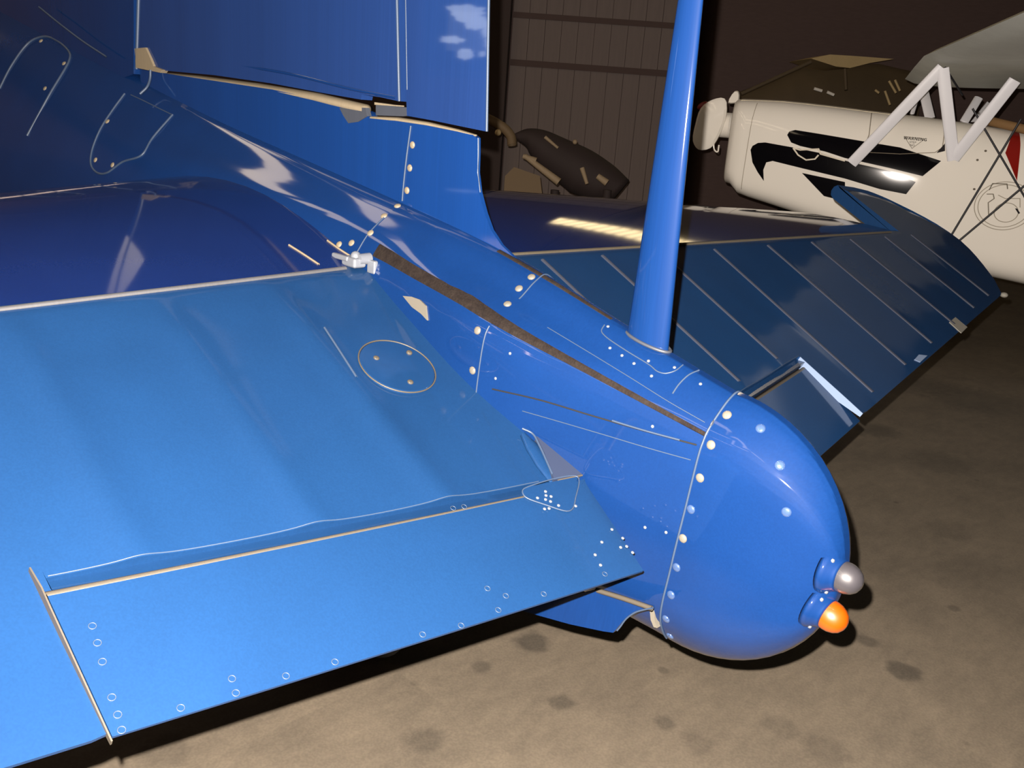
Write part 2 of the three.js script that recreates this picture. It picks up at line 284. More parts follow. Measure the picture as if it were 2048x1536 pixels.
{
  const out = [tabX2, [-0.0505,0.5692,0], [-0.0338,0.3555,0], [-0.0301,0.3241,0], [0.0535,0.3198,0], [0.1523,0.3128,0], [0.2209,0.3085,0], [0.203,0.5648,0], teTop].map(p => [p[0], p[1]]);
  const tab = ap('trim_tab', plate(out, finMap(0.012, 0.003, -0.03, 0.2), -1, 1), M.rudderPaint, rudder);
  ap('hinge_edge', tube([V([-0.0606,0.3541,0][0], [-0.0606,0.3541,0][1], 0.011), V(tabX[0], TOPY, 0.011)], 0.0035, 4), M.edge, rudder);
  ap('hinge_edge', tube([V([-0.0336,0.3804,0][0], [-0.0336,0.3804,0][1], 0.011), V(tabX2[0], TOPY, 0.011)], 0.002, 4), M.edge, rudder);
  ap('trailing_edge', tube([V([0.2209,0.3085,0][0], [0.2209,0.3085,0][1], 0.001), V(teTop[0], TOPY, 0.001)], 0.0032, 4), M.edge, rudder);
  ap('leading_edge', tube([V([-1.3386,0.3839,0][0], [-1.3386,0.3839,0][1], 0.045), V(leTop[0], TOPY, 0.045)], 0.006, 4), M.edge, rudder);
  // tab push rod and its fairing in the notch
  ap('push_rod_fairing', plate([[-0.1512,0.3426,0], [-0.0241,0.3419,0], [-0.0231,0.3257,0], [-0.0479,0.3219,0], [-0.1501,0.3178,0]].map(p => [p[0], p[1]]), (u, v, o) => V(u, v, o), -0.012, 0.008), M.pale, rudder);
  ap('push_rod_fairing', plate([[-0.1515,0.3471,0], [-0.071,0.3448,0], [-0.0709,0.3426,0], [-0.1512,0.3415,0]].map(p => [p[0], p[1]]), (u, v, o) => V(u, v, o), -0.012, 0.012), M.cream, rudder);
  ap('hinge_bracket', plate([[-1.3362,0.4442,0], [-1.2596,0.4483,0], [-1.2286,0.4167,0], [-1.2103,0.3951,0], [-1.1516,0.3867,0], [-1.1654,0.3775,0], [-1.3312,0.3872,0]].map(p => [p[0], p[1]]), (u, v, o) => V(u, v, o), 0.03, 0.05), M.cream, rudder, 'cream plate at the foot of the rudder');
  ap('stiffener_bead', tube([[-0.7423,0.4123,0], [-0.4828,0.3974,0], [-0.2248,0.372,0], [-0.0719,0.3612,0]].map((p, i) => V(p[0], p[1], [0.026, 0.024, 0.018, 0.012][i])), 0.004, 24), M.paint, rudder);
  ap('access_lip', plate([[-0.2844,0.3272,0], [-0.1798,0.3331,0], [-0.1712,0.3142,0], [-0.206,0.2993,0], [-0.2462,0.2931,0], [-0.2672,0.3094,0]].map(p => [p[0], p[1]]), (u, v, o) => V(u, v, o), 0.004, 0.017), M.pale, plane);
}
ap('painted_marking', plate([[-1.36, 0.95], [-1.31, 0.83], [-1.1, 0.88], [-1.12, 1.0], [-1.15, 1.1], [-1.11, 1.3], [-1.27, 1.3], [-1.34, 1.085]], (u, v, o) => V(u, v, finMap(0.045, 0.013, -1.33, -0.05)(u, v, 1).z + o), -0.002, 0.001), M.whiteMark = new THREE.MeshStandardMaterial({ color: new THREE.Color().setRGB(0.86, 0.86, 0.86), roughness: 0.6 }), rudder, 'white painted marking high on the rudder');
{ // upper fin ahead of the rudder
  const out = [[-1.3318,0.5913,0], [-1.3407,0.5036,0], [-1.3581,0.3681,0]].map(p => [p[0], p[1]]);
  ap('fin', plate([...out, [-1.5, 0.34], [-3.4, 0.7], [-2.9, TOPY], [xAtTop([-1.3581,0.3681,0], [-1.3318,0.5913,0]), TOPY]], finMap(0.085, 0.047, -3.2, -1.36), -1, 1), M.paint);
}

ap('fin_joint', tube([[-1.226,0.3835,0.052], [-1.2234,0.3571,0.056], [-1.2158,0.3331,0.07], [-1.2223,0.3112,0.09]].map(p => V(...p)), 0.004, 20), M.edge);
ap('fin_joint', tube([[-2.0019,0.569,0.09], [-1.8198,0.5125,0.09], [-1.6492,0.4599,0.085], [-1.4807,0.4151,0.08]].map(p => V(...p)), 0.003, 20), M.edge);
// ---- tailplane: two stabilizers, two elevators with trim tabs
const stabTE = z => 0.04 * z - 0.012, stabLE = z => -1.15 + 0.25 * (z - 0.3) + (z > 2.7 ? 1.6 * (z - 2.7) ** 1.5 : 0);
function stabTop(t, z) { const H = Math.max(0.012, 0.13 - 0.042 * z); return -0.0146 * z + H * (t < 0.55 ? Math.sin(Math.PI / 2 * t / 0.55) : 0.12 + 0.88 * Math.cos(Math.PI / 2 * (t - 0.55) / 0.45)); }
function stabilizer(s) {
  const rings = [], zs = [0.03, 0.3, 0.6, 0.9, 1.2, 1.5, 1.8, 2.1, 2.4, 2.5, 2.565];
  for (const z of zs) {
    const xt = z > 2.58 ? stabTE(z) - 0.13 - 0.35 * (z - 2.58) : stabTE(z), xl = Math.min(stabLE(z), xt - 0.08), ring = [];
    for (let i = 0; i <= 14; i++) { const t = i / 14; ring.push(V(lerp(xt, xl, t), stabTop(t, z), s * z)); }
    for (let i = 13; i >= 0; i--) { const t = i / 14; ring.push(V(lerp(xt, xl, t), -0.0146 * z - 0.05 - 0.6 * (stabTop(t, z) + 0.0146 * z) + (i > 11 ? 0.04 : 0), s * z)); }
    rings.push(ring);
  }
  return skin(rings, { crease: 0.6 });
}
const droop = z => rad(25.4 + 3.7 * (Math.min(z, 1.15) - 0.3));
const eP = (c, z, s = 1, off = 0) => V(0.04 * z + c * Math.cos(droop(z)) + off * Math.sin(droop(z)), -0.0146 * z - c * Math.sin(droop(z)) + off * Math.cos(droop(z)), s * z);
const cTab = z => 0.53 + (1.0 - z) * 0.195, cTE = z => z < 2.79 ? 0.758 - 0.182 * (z - 1.03) * (z < 1.03 ? 1.04 : 1) + (z > 1.03 ? 0.003 : 0) : table([[2.79, 0.437], [2.89, 0.355], [2.95, 0.285], [3.0, 0.22], [3.04, 0.15], [3.062, 0.086]], z);
const RIBS = [0.40, 0.64, 0.9, 1.18, 1.5, 1.8, 2.1, 2.4, 2.65];
const ribBump = z => { let b = 0; for (const q of RIBS) b = Math.max(b, Math.exp(-(((z - q) / 0.026) ** 2))); return b; };
const sag = z => { let d = 9; for (const q of [0.1, ...RIBS, 2.9]) d = Math.min(d, Math.abs(z - q)); return -0.0045 * (1 - Math.exp(-((d / 0.06) ** 2))); };
function elevatorSkin(s) {
  const rings = [], th0 = 0.075;
  const ring = (z, cN, cT, band) => {
    const r = [], N = 22;
    for (let i = 0; i <= N; i++) { const t = i / N, c = lerp(cN, cT, t), w = clamp(c / 0.12, 0, 1) * clamp((cTE(z) - c) / 0.14, 0, 1); r.push(eP(c, z, s, (ribBump(z) * (s > 0 ? 0.0045 : 0.0012) + sag(z) * (s > 0 ? 1 : 0.4)) * w - (c < 0 && z > 2.5 ? 0.012 * clamp((c - nose(z)) / -0.03 + 1, 0, 1) : 0))); }
    if (band) r.push(eP(cT + 0.0005, z, s, -0.013), eP(cT + 0.025, z, s, -0.001), eP(cT + 0.0255, z, s, -0.02));
    for (let i = N; i >= 0; i--) { const t = i / N, c = lerp(cN, cT, t), full = cTE(z) - 0; r.push(eP(c, z, s, -lerp(th0, 0.006, clamp(c / full, 0, 1)) * (z > 2.5 ? clamp((3.1 - z) / 0.6, 0.1, 1) : 1))); }
    for (let i = 1; i < 5; i++) { const q = i / 5 * Math.PI; r.push(eP(cN - Math.sin(q) * 0.028, z, s, -th0 / 2 * (1 - Math.cos(Math.PI - q)) * (z > 2.5 ? clamp((3.1 - z) / 0.6, 0.1, 1) : 1))); }
    return r;
  };
  const nose = z => z < 2.58 ? 0 : table([[2.58, -0.33], [2.7, -0.312], [2.8, -0.282], [2.86, -0.24], [2.9, -0.205], [2.97, -0.127], [3.01, -0.075], [3.045, -0.015], [3.062, 0.05]], z);
  const rootC = 0.14;
  for (let z = 0.125; z < 1.019; z += 0.018) rings.push(ring(z, z < 0.16 ? lerp(0.11, 0, (z - 0.125) / 0.035) : 0, cTab(z) - 0.004, true));
  rings.push(ring(1.0186, 0, cTab(1.018) - 0.004, true)); const rings2 = [ring(1.018, 0, cTE(1.031))];
  for (let z = 1.03; z < 2.79; z += 0.02) rings2.push(ring(z, nose(z), cTE(z)));
  rings2.pop(); rings2.splice(rings2.findIndex(q => Math.abs(q[0].z) > 2.565)); rings2.push(ring(2.583, 0, cTE(2.583))); const rings3 = [];
  for (const z of [2.583, 2.64, 2.7, 2.75, 2.79, 2.82, 2.86, 2.89, 2.93, 2.97, 3.01, 3.04, 3.06]) rings3.push(ring(z, nose(z), cTE(z)));
  return mergeGeometries([skin(rings, { crease: 0.5 }), skin(rings2, { crease: 0.5 }), skin(rings3, { crease: 0.5 })]);
}
const TABLIFT = 0.010, lift = s => s > 0 ? TABLIFT : -0.014;
function tabSkin(s) {
  const rings = [];
  const zs = [0.118, 0.14, 0.165]; for (let z = 0.2; z < 1.0; z += 0.04) zs.push(z); zs.push(1.0, 1.03);
  for (const z of zs) {
    const c0 = z < 0.2 ? lerp(0.722, cTab(0.2) + 0.03, (z - 0.118) / 0.082)   : cTab(z) + 0.03, c1 = z < 0.163 ? lerp(0.73, 0.921, (z - 0.118) / 0.045) : cTE(z) + 0.008, r = [];
    for (let i = 0; i <= 8; i++) { const t = i / 8; r.push(eP(lerp(c0, c1, t), z, s, lerp(lift(s), lift(s) - (s > 0 ? 0.006 : 0.013), t))); }
    for (let i = 8; i >= 0; i--) { const t = i / 8; r.push(eP(lerp(c0, c1, t), z, s, lerp(lift(s) - 0.03, lift(s) - (s > 0 ? 0.0105 : 0.0165), t))); }
    rings.push(r);
  }
  return skin(rings, { crease: 0.5 });
}
const eG = (pts, r, s = 1, off = 0.001, seg = 40) => tube(pts.map(([c, z]) => eP(c, z, s, off)), r, seg);
const elev = {};
for (const s of [1, -1]) {
  const st = stabilizer(s); GEO[s > 0 ? 'stabL' : 'stabR'] = st.clone();
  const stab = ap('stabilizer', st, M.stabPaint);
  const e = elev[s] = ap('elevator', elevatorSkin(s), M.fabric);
  const tab = ap('trim_tab', tabSkin(s), M.fabric, e);
  // rounded tab nose, its lamp reflection painted cream, and the bare end rib of the tab
  const noseR = []; for (let z = 0.205; z <= 1.031; z += 0.055) noseR.push(Array.from({ length: 10 }, (_, i) => { const q = i / 5 * Math.PI; return eP(cTab(z) + 0.031 + Math.cos(q) * lerp(0.004, 0.008, z), z, s, lift(s) - 0.008 + Math.sin(q) * 0.0085); }));
  ap('tab_nose', skin(noseR), M.creamNear, e, 'rounded nose of the trim tab, lamp reflection painted in cream');
  if (s > 0) ap('tab_end_rib', skin([[1.0315, -0.002], [1.0335, -0.002]].map(([z]) => [eP(cTab(1.03) - 0.02, z, s, 0.004), eP(cTab(1.03) + 0.02, z, s, 0.012), eP(cTab(1.03) + 0.05, z, s, 0.010), eP(0.771, z, s, 0.0045), eP(0.771, z, s, -0.004), eP(cTab(1.03) + 0.05, z, s, -0.022), eP(cTab(1.03) - 0.02, z, s, -0.03)]), { crease: 0.4 }), M.creamNear, e, 'cream end rib of the trim tab');
  else ap('notch_rib', skin([1.0150, 1.0172].map(z => [eP(cTab(1.03) + 0.004, z, s, 0.001), eP(0.3 * cTab(1.03) + 0.7 * 0.765, z, s, 0.0015), eP(0.762, z, s, 0.001), eP(0.762, z, s, -0.012), eP(0.3 * cTab(1.03) + 0.7 * 0.765, z, s, -0.022), eP(cTab(1.03) + 0.004, z, s, -0.03)]), { crease: 0.4 }), M.edgeFar, e, 'pale blue end rib of the tab notch');
  ap('hinge_gap_seal', skin(Array.from({ length: 24 }, (_, i) => { const z = 0.2 + i * 0.1; return Array.from({ length: 8 }, (_, k) => { const q = k / 4 * Math.PI; return V(0.04 * z - 0.001 + Math.cos(q) * 0.007, -0.0146 * z - 0.001 + Math.sin(q) * 0.005, s * z); }); })), s > 0 ? M.seal : M.sealR, stab, 'pale gap seal along the elevator hinge');
  ap('rim_bead', tube(Array.from({ length: 80 }, (_, i) => { const z = lerp(0.2, 1.015, i / 79); return eP(cTab(z) - 0.006, z, s, 0.0008 + ribBump(z) * (s > 0 ? 0.0045 : 0.0012) + sag(z) * (s > 0 ? 1 : 0.4)); }), 0.0010, 240), M.edge, e);
  if (s < 0) for (const q of RIBS) { const c1 = q < 1.0 ? cTab(q) - 0.03 : cTE(q) - 0.03; ap('rib_tape', skin([0.03, 0.2, 0.35, 0.5, 1].map(t => { const c = lerp(0.015, c1, t); return [[-0.006, 0.0026], [-0.003, 0.0042], [0.003, 0.0042], [0.006, 0.0026], [0.006, -0.003], [-0.006, -0.003]].map(([dz, o]) => eP(c, q + dz, s, o)); }), { crease: 0.5 }), M.ribTape, e); }
  // bare hinge bracket at the root of the hinge line
  const hb = [new RoundedBoxGeometry(0.05, 0.022, 0.034, 3, 0.006).translate(0.0, 0.008, s * 0.172), new THREE.CylinderGeometry(0.012, 0.013, 0.03, 14).rotateX(Math.PI / 2).translate(0.018, 0.016, s * 0.158), new RoundedBoxGeometry(0.06, 0.012, 0.012, 2, 0.004).translate(-0.03, 0.014, s * 0.185), new RoundedBoxGeometry(0.028, 0.03, 0.012, 2, 0.004).translate(0.034, 0.0, s * 0.146), new THREE.SphereGeometry(0.012, 14, 10).translate(0.004, 0.02, s * 0.17)];
  ap('hinge_bracket', mergeGeometries(hb.map(g => g.index ? g.toNonIndexed() : g)), M.bare, stab, 'bare metal hinge bracket with bolt');
}
// stabilizer furniture seen on the near side
{
  const L = plane.children.filter(o => o.name === 'stabilizer');
  const onStab = (pts, r) => tube(pts.map(p => V(p[0], p[1] + 0.001, p[2])), r, 24);
  ap('panel_joint', onStab([[-0.1193,0.0302,0.2622,0.2674,0.9635,0.0114], [-0.0707,0.0164,0.2548,0.2781,0.9605,0.0069], [-0.0215,0.0022,0.2487,0.2781,0.9605,0.0069]], 0.0026), M.cream, L[0]);
  ap('panel_joint', onStab([[-0.1266,0.0333,0.1551,0.2786,0.9604,0.0069], [-0.0799,0.0198,0.1529,0.2781,0.9605,0.0069], [-0.0441,0.0093,0.1479,0.2896,0.9571,0.0024]], 0.0026), M.cream, L[0]);
}
{
  const e = elev[-1], q = pts => plate(pts, (a, b, o) => eP(a, b, -1, o), 0.0, 0.0022);
  M.tape = new THREE.MeshStandardMaterial({ color: new THREE.Color().setRGB(0.21, 0.20, 0.17), roughness: 0.7, map: paintMap });
  ap('tape_patch', q([[0.5226,2.0785], [0.5065,2.1649], [0.5628,2.1626], [0.5819,2.0684]]), M.tape, e, 'pale square tape patch');
  ap('tape_patch', q([[0.6362,1.5783], [0.6224,1.6372], [0.6348,1.6798], [0.6513,1.5956]]), M.edgeFar, e);
  const tp = eP([0.4475,2.7949][0], [0.4475,2.7949][1], -1, 0.0); ap('tip_button', new THREE.SphereGeometry(0.016, 14, 10).scale(1, 0.7, 1).translate(tp.x, tp.y, tp.z), M.tape, e);
}
// near elevator: round access cover with three screws
const screwGeo = (r, h) => { const g = [0, 1].map(k => { const l = new THREE.LatheGeometry([new THREE.Vector2(0.0001, h), new THREE.Vector2(r * 0.5, h * 0.93), new THREE.Vector2(r * 0.85, h * 0.6), new THREE.Vector2(r, 0), new THREE.Vector2(r, -h)], 12, k * Math.PI + 0.09, Math.PI - 0.18); l.translate(0, 0, 0); return l; }); return mergeGeometries([...g, new THREE.CylinderGeometry(r * 0.98, r * 0.98, h * 0.8, 16).translate(0, -h * 0.2, 0)].map(q => q.index ? q.toNonIndexed() : q)); };
const SG = screwGeo(0.0082, 0.0035), SGs = screwGeo(0.0062, 0.0028), RG = new THREE.SphereGeometry(0.0032, 10, 6).scale(1, 0.6, 1), RINGG = new THREE.TorusGeometry(0.0046, 0.0007, 6, 16).rotateX(Math.PI / 2);
function stud(name, geo, mat, parent, p, n, spin = 0) {
  const m = part(name, geo, mat, parent); m.position.set(p[0], p[1] + HY, p[2]);
  m.quaternion.setFromUnitVectors(V(0, 1, 0), V(...n).normalize()).multiply(new THREE.Quaternion().setFromAxisAngle(V(0, 1, 0), spin)); return m;
}
const tabOff = ([c, z]) => lerp(TABLIFT, 0.004, clamp((c - cTab(z) - 0.03) / (cTE(z) - cTab(z) - 0.022), 0, 1));
const E1 = elev[1], upE = z => { const d = droop(z); return [Math.sin(d), Math.cos(d), 0]; };
const eStud = (name, geo, mat, [c, z], off = 0.001, spin = 0) => { const p = eP(c, z, 1, off); stud(name, geo, mat, E1, [p.x, p.y, p.z], upE(z), spin); };
{
  const [c, z] = [0.3192,0.281], r = 0.079;
  const disc = new THREE.LatheGeometry([new THREE.Vector2(0.0001, 0.0014), new THREE.Vector2(r - 0.004, 0.0014), new THREE.Vector2(r - 0.002, 0), new THREE.Vector2(r, -0.004)], 48);
  const q = new THREE.Quaternion().setFromUnitVectors(V(0, 1, 0), V(...upE(z))); const p = eP(c, z, 1, 0.0005);
  disc.applyQuaternion(q); disc.translate(p.x, p.y, p.z); ap('access_cover', disc, M.fabric, E1, 'round access cover');
  const rim = new THREE.TorusGeometry(r, 0.0015, 8, 64); rim.rotateX(Math.PI / 2); rim.applyQuaternion(q); rim.translate(p.x, p.y, p.z); ap('cover_rim', rim, M.creamNear, E1);
  for (const s of [[0.2879,0.3134], [0.2936,0.2324], [0.3701,0.286]]) eStud('screw', SGs, M.creamNear, s, 0.003, 0.8);
  // patch plate at the inner end of the tab with its rivets, and the horn fairing ahead of it
  const pp = [[0.7126,0.13], [0.751,0.1743], [0.7672,0.1989], [0.7672,0.2127], [0.7363,0.2442], [0.7052,0.2683], [0.6921,0.2631], [0.6896,0.245]];
  ap('patch_plate', plate(pp.map(a => a), (a, b, o) => eP(a, b, 1, o), 0.002, 0.0115), M.fabric, E1);
  ap('patch_edge', tube(pp.map(([a, b]) => eP(a, b, 1, 0.0115)), 0.0014, 60, 6, true), M.edge, E1);
  for (const s of [[0.7132,0.221], [0.7209,0.227], [0.7278,0.2348], [0.727,0.2191], [0.7356,0.2287], [0.7183,0.2474], [0.7439,0.2526], [0.7469,0.2434], [0.7497,0.2204], [0.7654,0.1887]]) eStud('rivet', RG, M.bare, s, 0.012);
  const horn = []; for (const [px, w, h] of [[[0.5728,0.1438], 0.006, 0.006], [[0.606,0.1486], 0.016, 0.007], [[0.6501,0.1558], 0.02, 0.008], [[0.6986,0.1624], 0.018, 0.006]]) horn.push(Array.from({ length: 14 }, (_, i) => { const q = i / 7 * Math.PI; return eP(px[0], px[1] + 0.004 + Math.cos(q) * w, 1, Math.sin(q) * h); }));
  ap('horn_fairing', skin(horn), M.fabric, E1);
  ap('horn_seam', eG([[0.5673,0.1503], [0.5864,0.1391], [0.6177,0.1481], [0.687,0.1768]], 0.0022, 1, 0.012), M.edge, E1);
  ap('root_strip', plate([[0.5658,0.123], [0.5807,0.1075], [0.6066,0.1025], [0.713,0.1097], [0.6983,0.182], [0.6378,0.1513]], (a, b, o) => eP(a, b, 1, o), -0.002, 0.0115), M.rootGrey, E1, 'grey root strip of the elevator');
  ap('root_edge', eG([[0.7018,0.174], [0.7132,0.1158]], 0.002, 1, 0.01), M.creamNear, E1);
  { const P = [[0.1553,-0.0411,0.1527,0.0181,0.1468,0.989], [0.1833,-0.0378,0.1512,0.0305,0.2192,0.9752], [0.2093,-0.0391,0.1508,0.0158,0.2197,0.9754], [0.2311,-0.0474,0.1523,0.0172,0.2137,0.9767], [0.243,-0.0754,0.1567,-0.009,0.1326,0.9911], [0.2215,-0.0662,0.1555,0.0078,0.1374,0.9905], [0.1887,-0.058,0.1546,0.0202,0.1416,0.9897]], at = k => P.map(p => V(p[0] + p[3] * k, p[1] + p[4] * k, p[2] + p[5] * k)); ap('root_plate', skin([at(-0.001), at(0.004)], { crease: 0.4 }), M.screwNear, aftSkin, 'small cream plate at the elevator root'); }
  ap('root_bead', eG([[0.2194,0.1211], [0.3122,0.1263], [0.3865,0.1293]], 0.002, 1, 0.002), M.edge, E1);
  ap('seam_tape', eG([[0.1782,0.3688], [0.2482,0.3772], [0.325,0.3869]], 0.0024, 1, 0.0035), M.edge, E1);
  // dimpled rivets round the tab
  for (const s of [[0.6214,0.9979], [0.646,1.0011], [0.6725,1.0053], [0.7208,1.0128], [0.7443,1.015], [0.7639,1.0182], [0.7873,0.88], [0.7676,0.8756], [0.8124,0.7423], [0.7978,0.8118], [0.838,0.6033], [0.8621,0.467], [0.8481,0.4383], [0.8764,0.375], [0.823,0.4585], [0.8999,0.2421], [0.6692,0.4133], [0.6749,0.3923], [0.8547,0.5396], [0.7721,0.9477]]) eStud('rivet_ring', RINGG, M.edge, s, tabOff(s) + 0.0008);
  for (const s of [[0.8623,0.2303], [0.8829,0.2366], [0.8776,0.1575], [0.8609,0.1508], [0.8927,0.1567], [0.8367,0.1567], [0.8482,0.1975], [0.8736,0.1706]]) eStud('rivet', RG, M.bare, s, tabOff(s) + 0.0015);
}
// ---- studs on the fuselage skins
for (const [k, p, own] of [[0, [-0.0263,0.0645,0.1083,0.1291,0.7062,0.6961], 0], [0, [-0.0342,0.1003,0.0651,0.1383,0.8055,0.5762], 0], [0, [-0.0321,0.1223,0.0284,0.1512,0.8924,0.4252], 0], [0, [-0.0612,0.0378,0.1348,0.1036,0.5656,0.8181], 0], [0, [-0.0954,0.0295,0.1449,0.0987,0.5413,0.835], 0], [1, [0.4009,0.0343,0.0227,0.2102,0.8273,0.5209], 1], [1, [0.3961,0.0122,0.0521,0.1953,0.7447,0.6382], 1], [1, [0.4036,-0.0144,0.0899,0.2123,0.8765,0.432], 1], [1, [0.387,-0.0649,0.1527,0.0917,0.2677,0.9591], 1], [1, [0.3865,-0.1469,0.1591,0.0703,0.0181,0.9974], 1]])
  stud('screw', SG, k ? M.screwNear : M.screw, k ? aftSkin : tailSkin, p.slice(0, 3), p.slice(3), p[0] * 31);
{
  const lf = plane.children.find(o => o.name === 'lower_fin');
  for (const p of [[-0.0081,0.2618,0.012], [-0.0144,0.2102,0.013], [-0.0215,0.1587,0.015]]) stud('screw', SG, M.screw, lf, [p[0], p[1], finMap(0.034, 0.0035, -1.0, 0.30)(p[0], 0, 1).z], [0, 0, 1], p[1] * 40);
  ap('lap_seam', tube([[-0.0142,0.3029,0.012], [-0.0245,0.2382,0.012], [-0.0325,0.1699,0.014], [-0.0352,0.133,0.016]].map(p => V(p[0], p[1], 0.0125)), 0.0022, 20), M.edge, lf);
}
for (const p of [[0.8995,-0.1121,0.0442,0.072,0.6779,0.7316], [0.8956,-0.1613,0.0758,0.0343,0.2362,0.9711], [0.8864,-0.2244,0.0805,0.0144,-0.003,0.9999], [0.8701,-0.3469,0.081,0.015,0.0073,0.9999]]) stud('screw', SG, M.screwNear, cone, p.slice(0, 3), p.slice(3), 0.6);
for (const p of [[0.8775,-0.2876,0.0803,0.0144,-0.003,0.9999], [0.8649,-0.4071,0.0804,0.0133,-0.0286,0.9995], [0.8614,-0.4649,0.0803,0.0137,-0.0244,0.9996], [0.8538,-0.5213,0.0734,0.0058,-0.2966,0.955], [0.8513,-0.5695,0.0469,-0.0011,-0.5691,0.8223], [0.9613,-0.1191,0.0373,0.2184,0.6881,0.692], [1.0139,-0.1643,0.0528,0.4093,0.5559,0.7235], [1.0433,-0.234,0.0626,0.237,0.0305,0.971]]) stud('screw', SG, M.paintScrew ??= new THREE.MeshPhysicalMaterial({ color: new THREE.Color().setRGB(0.05, 0.09, 0.2), roughness: 0.3, clearcoat: 1, metalness: 0.3 }), cone, p.slice(0, 3), p.slice(3), p[1] * 50);
for (const p of [[0.4738,-0.0921,0.1458,0.1822,0.1469,0.9722], [0.4462,-0.1489,0.1527,0.1229,0.0087,0.9924], [0.7848,-0.158,0.0933,0.1663,0.0706,0.9835], [0.6428,-0.0534,0.054,0.1976,0.7501,0.6311], [0.672,-0.0608,0.0536,0.2022,0.7553,0.6234], [0.7011,-0.0689,0.0538,0.2035,0.7447,0.6356], [0.7215,-0.0613,0.0384,0.2017,0.7572,0.6212], [0.7434,-0.0816,0.0549,0.2034,0.7318,0.6505], [0.7695,-0.0636,0.0243,0.2109,0.8232,0.5272], [0.6105,-0.0227,0.0249,0.2249,0.855,0.4673], [0.8279,-0.079,0.0249,0.2098,0.8092,0.5487], [0.836,-0.3476,0.0847,0.1659,-0.0087,0.9861], [0.7948,-0.352,0.0916,0.1666,-0.0086,0.986]]) stud('rivet', RG, M.bare, aftSkin, p.slice(0, 3), p.slice(3));
const fusLine = (name, pts, r, mat, parent = aftSkin) => ap(name, tube(pts.map(p => V(p[0] + p[3] * r * 0.4, p[1] + p[4] * r * 0.4, p[2] + p[5] * r * 0.4)), r, pts.length * 8), mat, parent);
fusLine('access_slot', [[0.4407,-0.172,0.1535,0.1229,0.0018,0.9924], [0.551,-0.1672,0.1343,0.1893,-0.0008,0.9819], [0.6596,-0.1693,0.1147,0.1631,0.0042,0.9866], [0.7722,-0.1698,0.0962,0.1604,0.0245,0.9867], [0.8706,-0.1686,0.0792,0.1859,0.1787,0.9662]], 0.0016, M.dark);
fusLine('slot_hinge', [[0.7064,-0.1676,0.107,0.1646,0.0241,0.9861], [0.732,-0.1684,0.1028,0.1646,0.0241,0.9861], [0.7819,-0.169,0.0946,0.1716,0.07,0.9827], [0.8392,-0.1682,0.0849,0.1738,0.1018,0.9795]], 0.0018, M.edge);
fusLine('panel_bead', [[0.5143,-0.1989,0.1412,0.1844,-0.0022,0.9828], [0.5959,-0.1991,0.1257,0.1763,-0.0025,0.9843], [0.6945,-0.1991,0.109,0.1593,-0.0069,0.9872], [0.786,-0.1993,0.0943,0.1559,-0.0071,0.9878], [0.8646,-0.1979,0.0818,0.1575,-0.0019,0.9875]], 0.0010, M.edge);
fusLine('panel_bead', [[0.5107,-0.0396,0.0849,0.2255,0.8551,0.4668], [0.6047,-0.0628,0.08,0.2178,0.8036,0.5539], [0.7109,-0.0897,0.0748,0.2195,0.7319,0.6451], [0.7994,-0.1133,0.0701,0.2187,0.6443,0.7329], [0.8708,-0.1305,0.0638,0.2146,0.6084,0.7641]], 0.0009, M.edge);
fusLine('panel_bead', [[0.7952,-0.1006,0.0591,0.2095,0.6959,0.6869], [0.7957,-0.0856,0.0431,0.1996,0.7243,0.66], [0.8003,-0.0701,0.0221,0.2094,0.8173,0.5368], [0.8068,-0.0633,0.0016,0.2356,0.9667,0.1001]], 0.0016, M.edge);
fusLine('belly_hinge', [[0.6943,-0.53,0.0831,0.0763,-0.4005,0.9131], [0.7401,-0.5226,0.0819,0.0822,-0.3693,0.9257], [0.7861,-0.5147,0.0803,0.084,-0.3362,0.938], [0.8258,-0.5096,0.0781,0.0982,-0.337,0.9364]], 0.004, M.edge);
fusLine('mast_plate_edge', [[0.6027,-0.0214,0.0261,0.217,0.82,0.5296], [0.6064,-0.0308,0.0382,0.206,0.7777,0.5939], [0.619,-0.0372,0.0421,0.1994,0.7555,0.624], [0.6702,-0.0521,0.0438,0.2012,0.7573,0.6213], [0.7292,-0.0672,0.043,0.2023,0.7516,0.6278], [0.7479,-0.0736,0.0445,0.201,0.7359,0.6465], [0.762,-0.0743,0.0409,0.2021,0.7427,0.6384], [0.7747,-0.0681,0.0291,0.2044,0.7803,0.591], [0.7782,-0.0588,0.0111,0.2237,0.897,0.3813]], 0.0013, M.edge);
for (const p of [[0.8826,-0.1346,0.0576,0.9945,-0.1045,0], [0.8788,-0.171,0.0693,0.9945,-0.1045,0]]) stud('sealant_blob', new THREE.SphereGeometry(0.011, 12, 8).scale(1.1, 0.25, 0.8), M.pale, cone, p.slice(0, 3), p.slice(3));
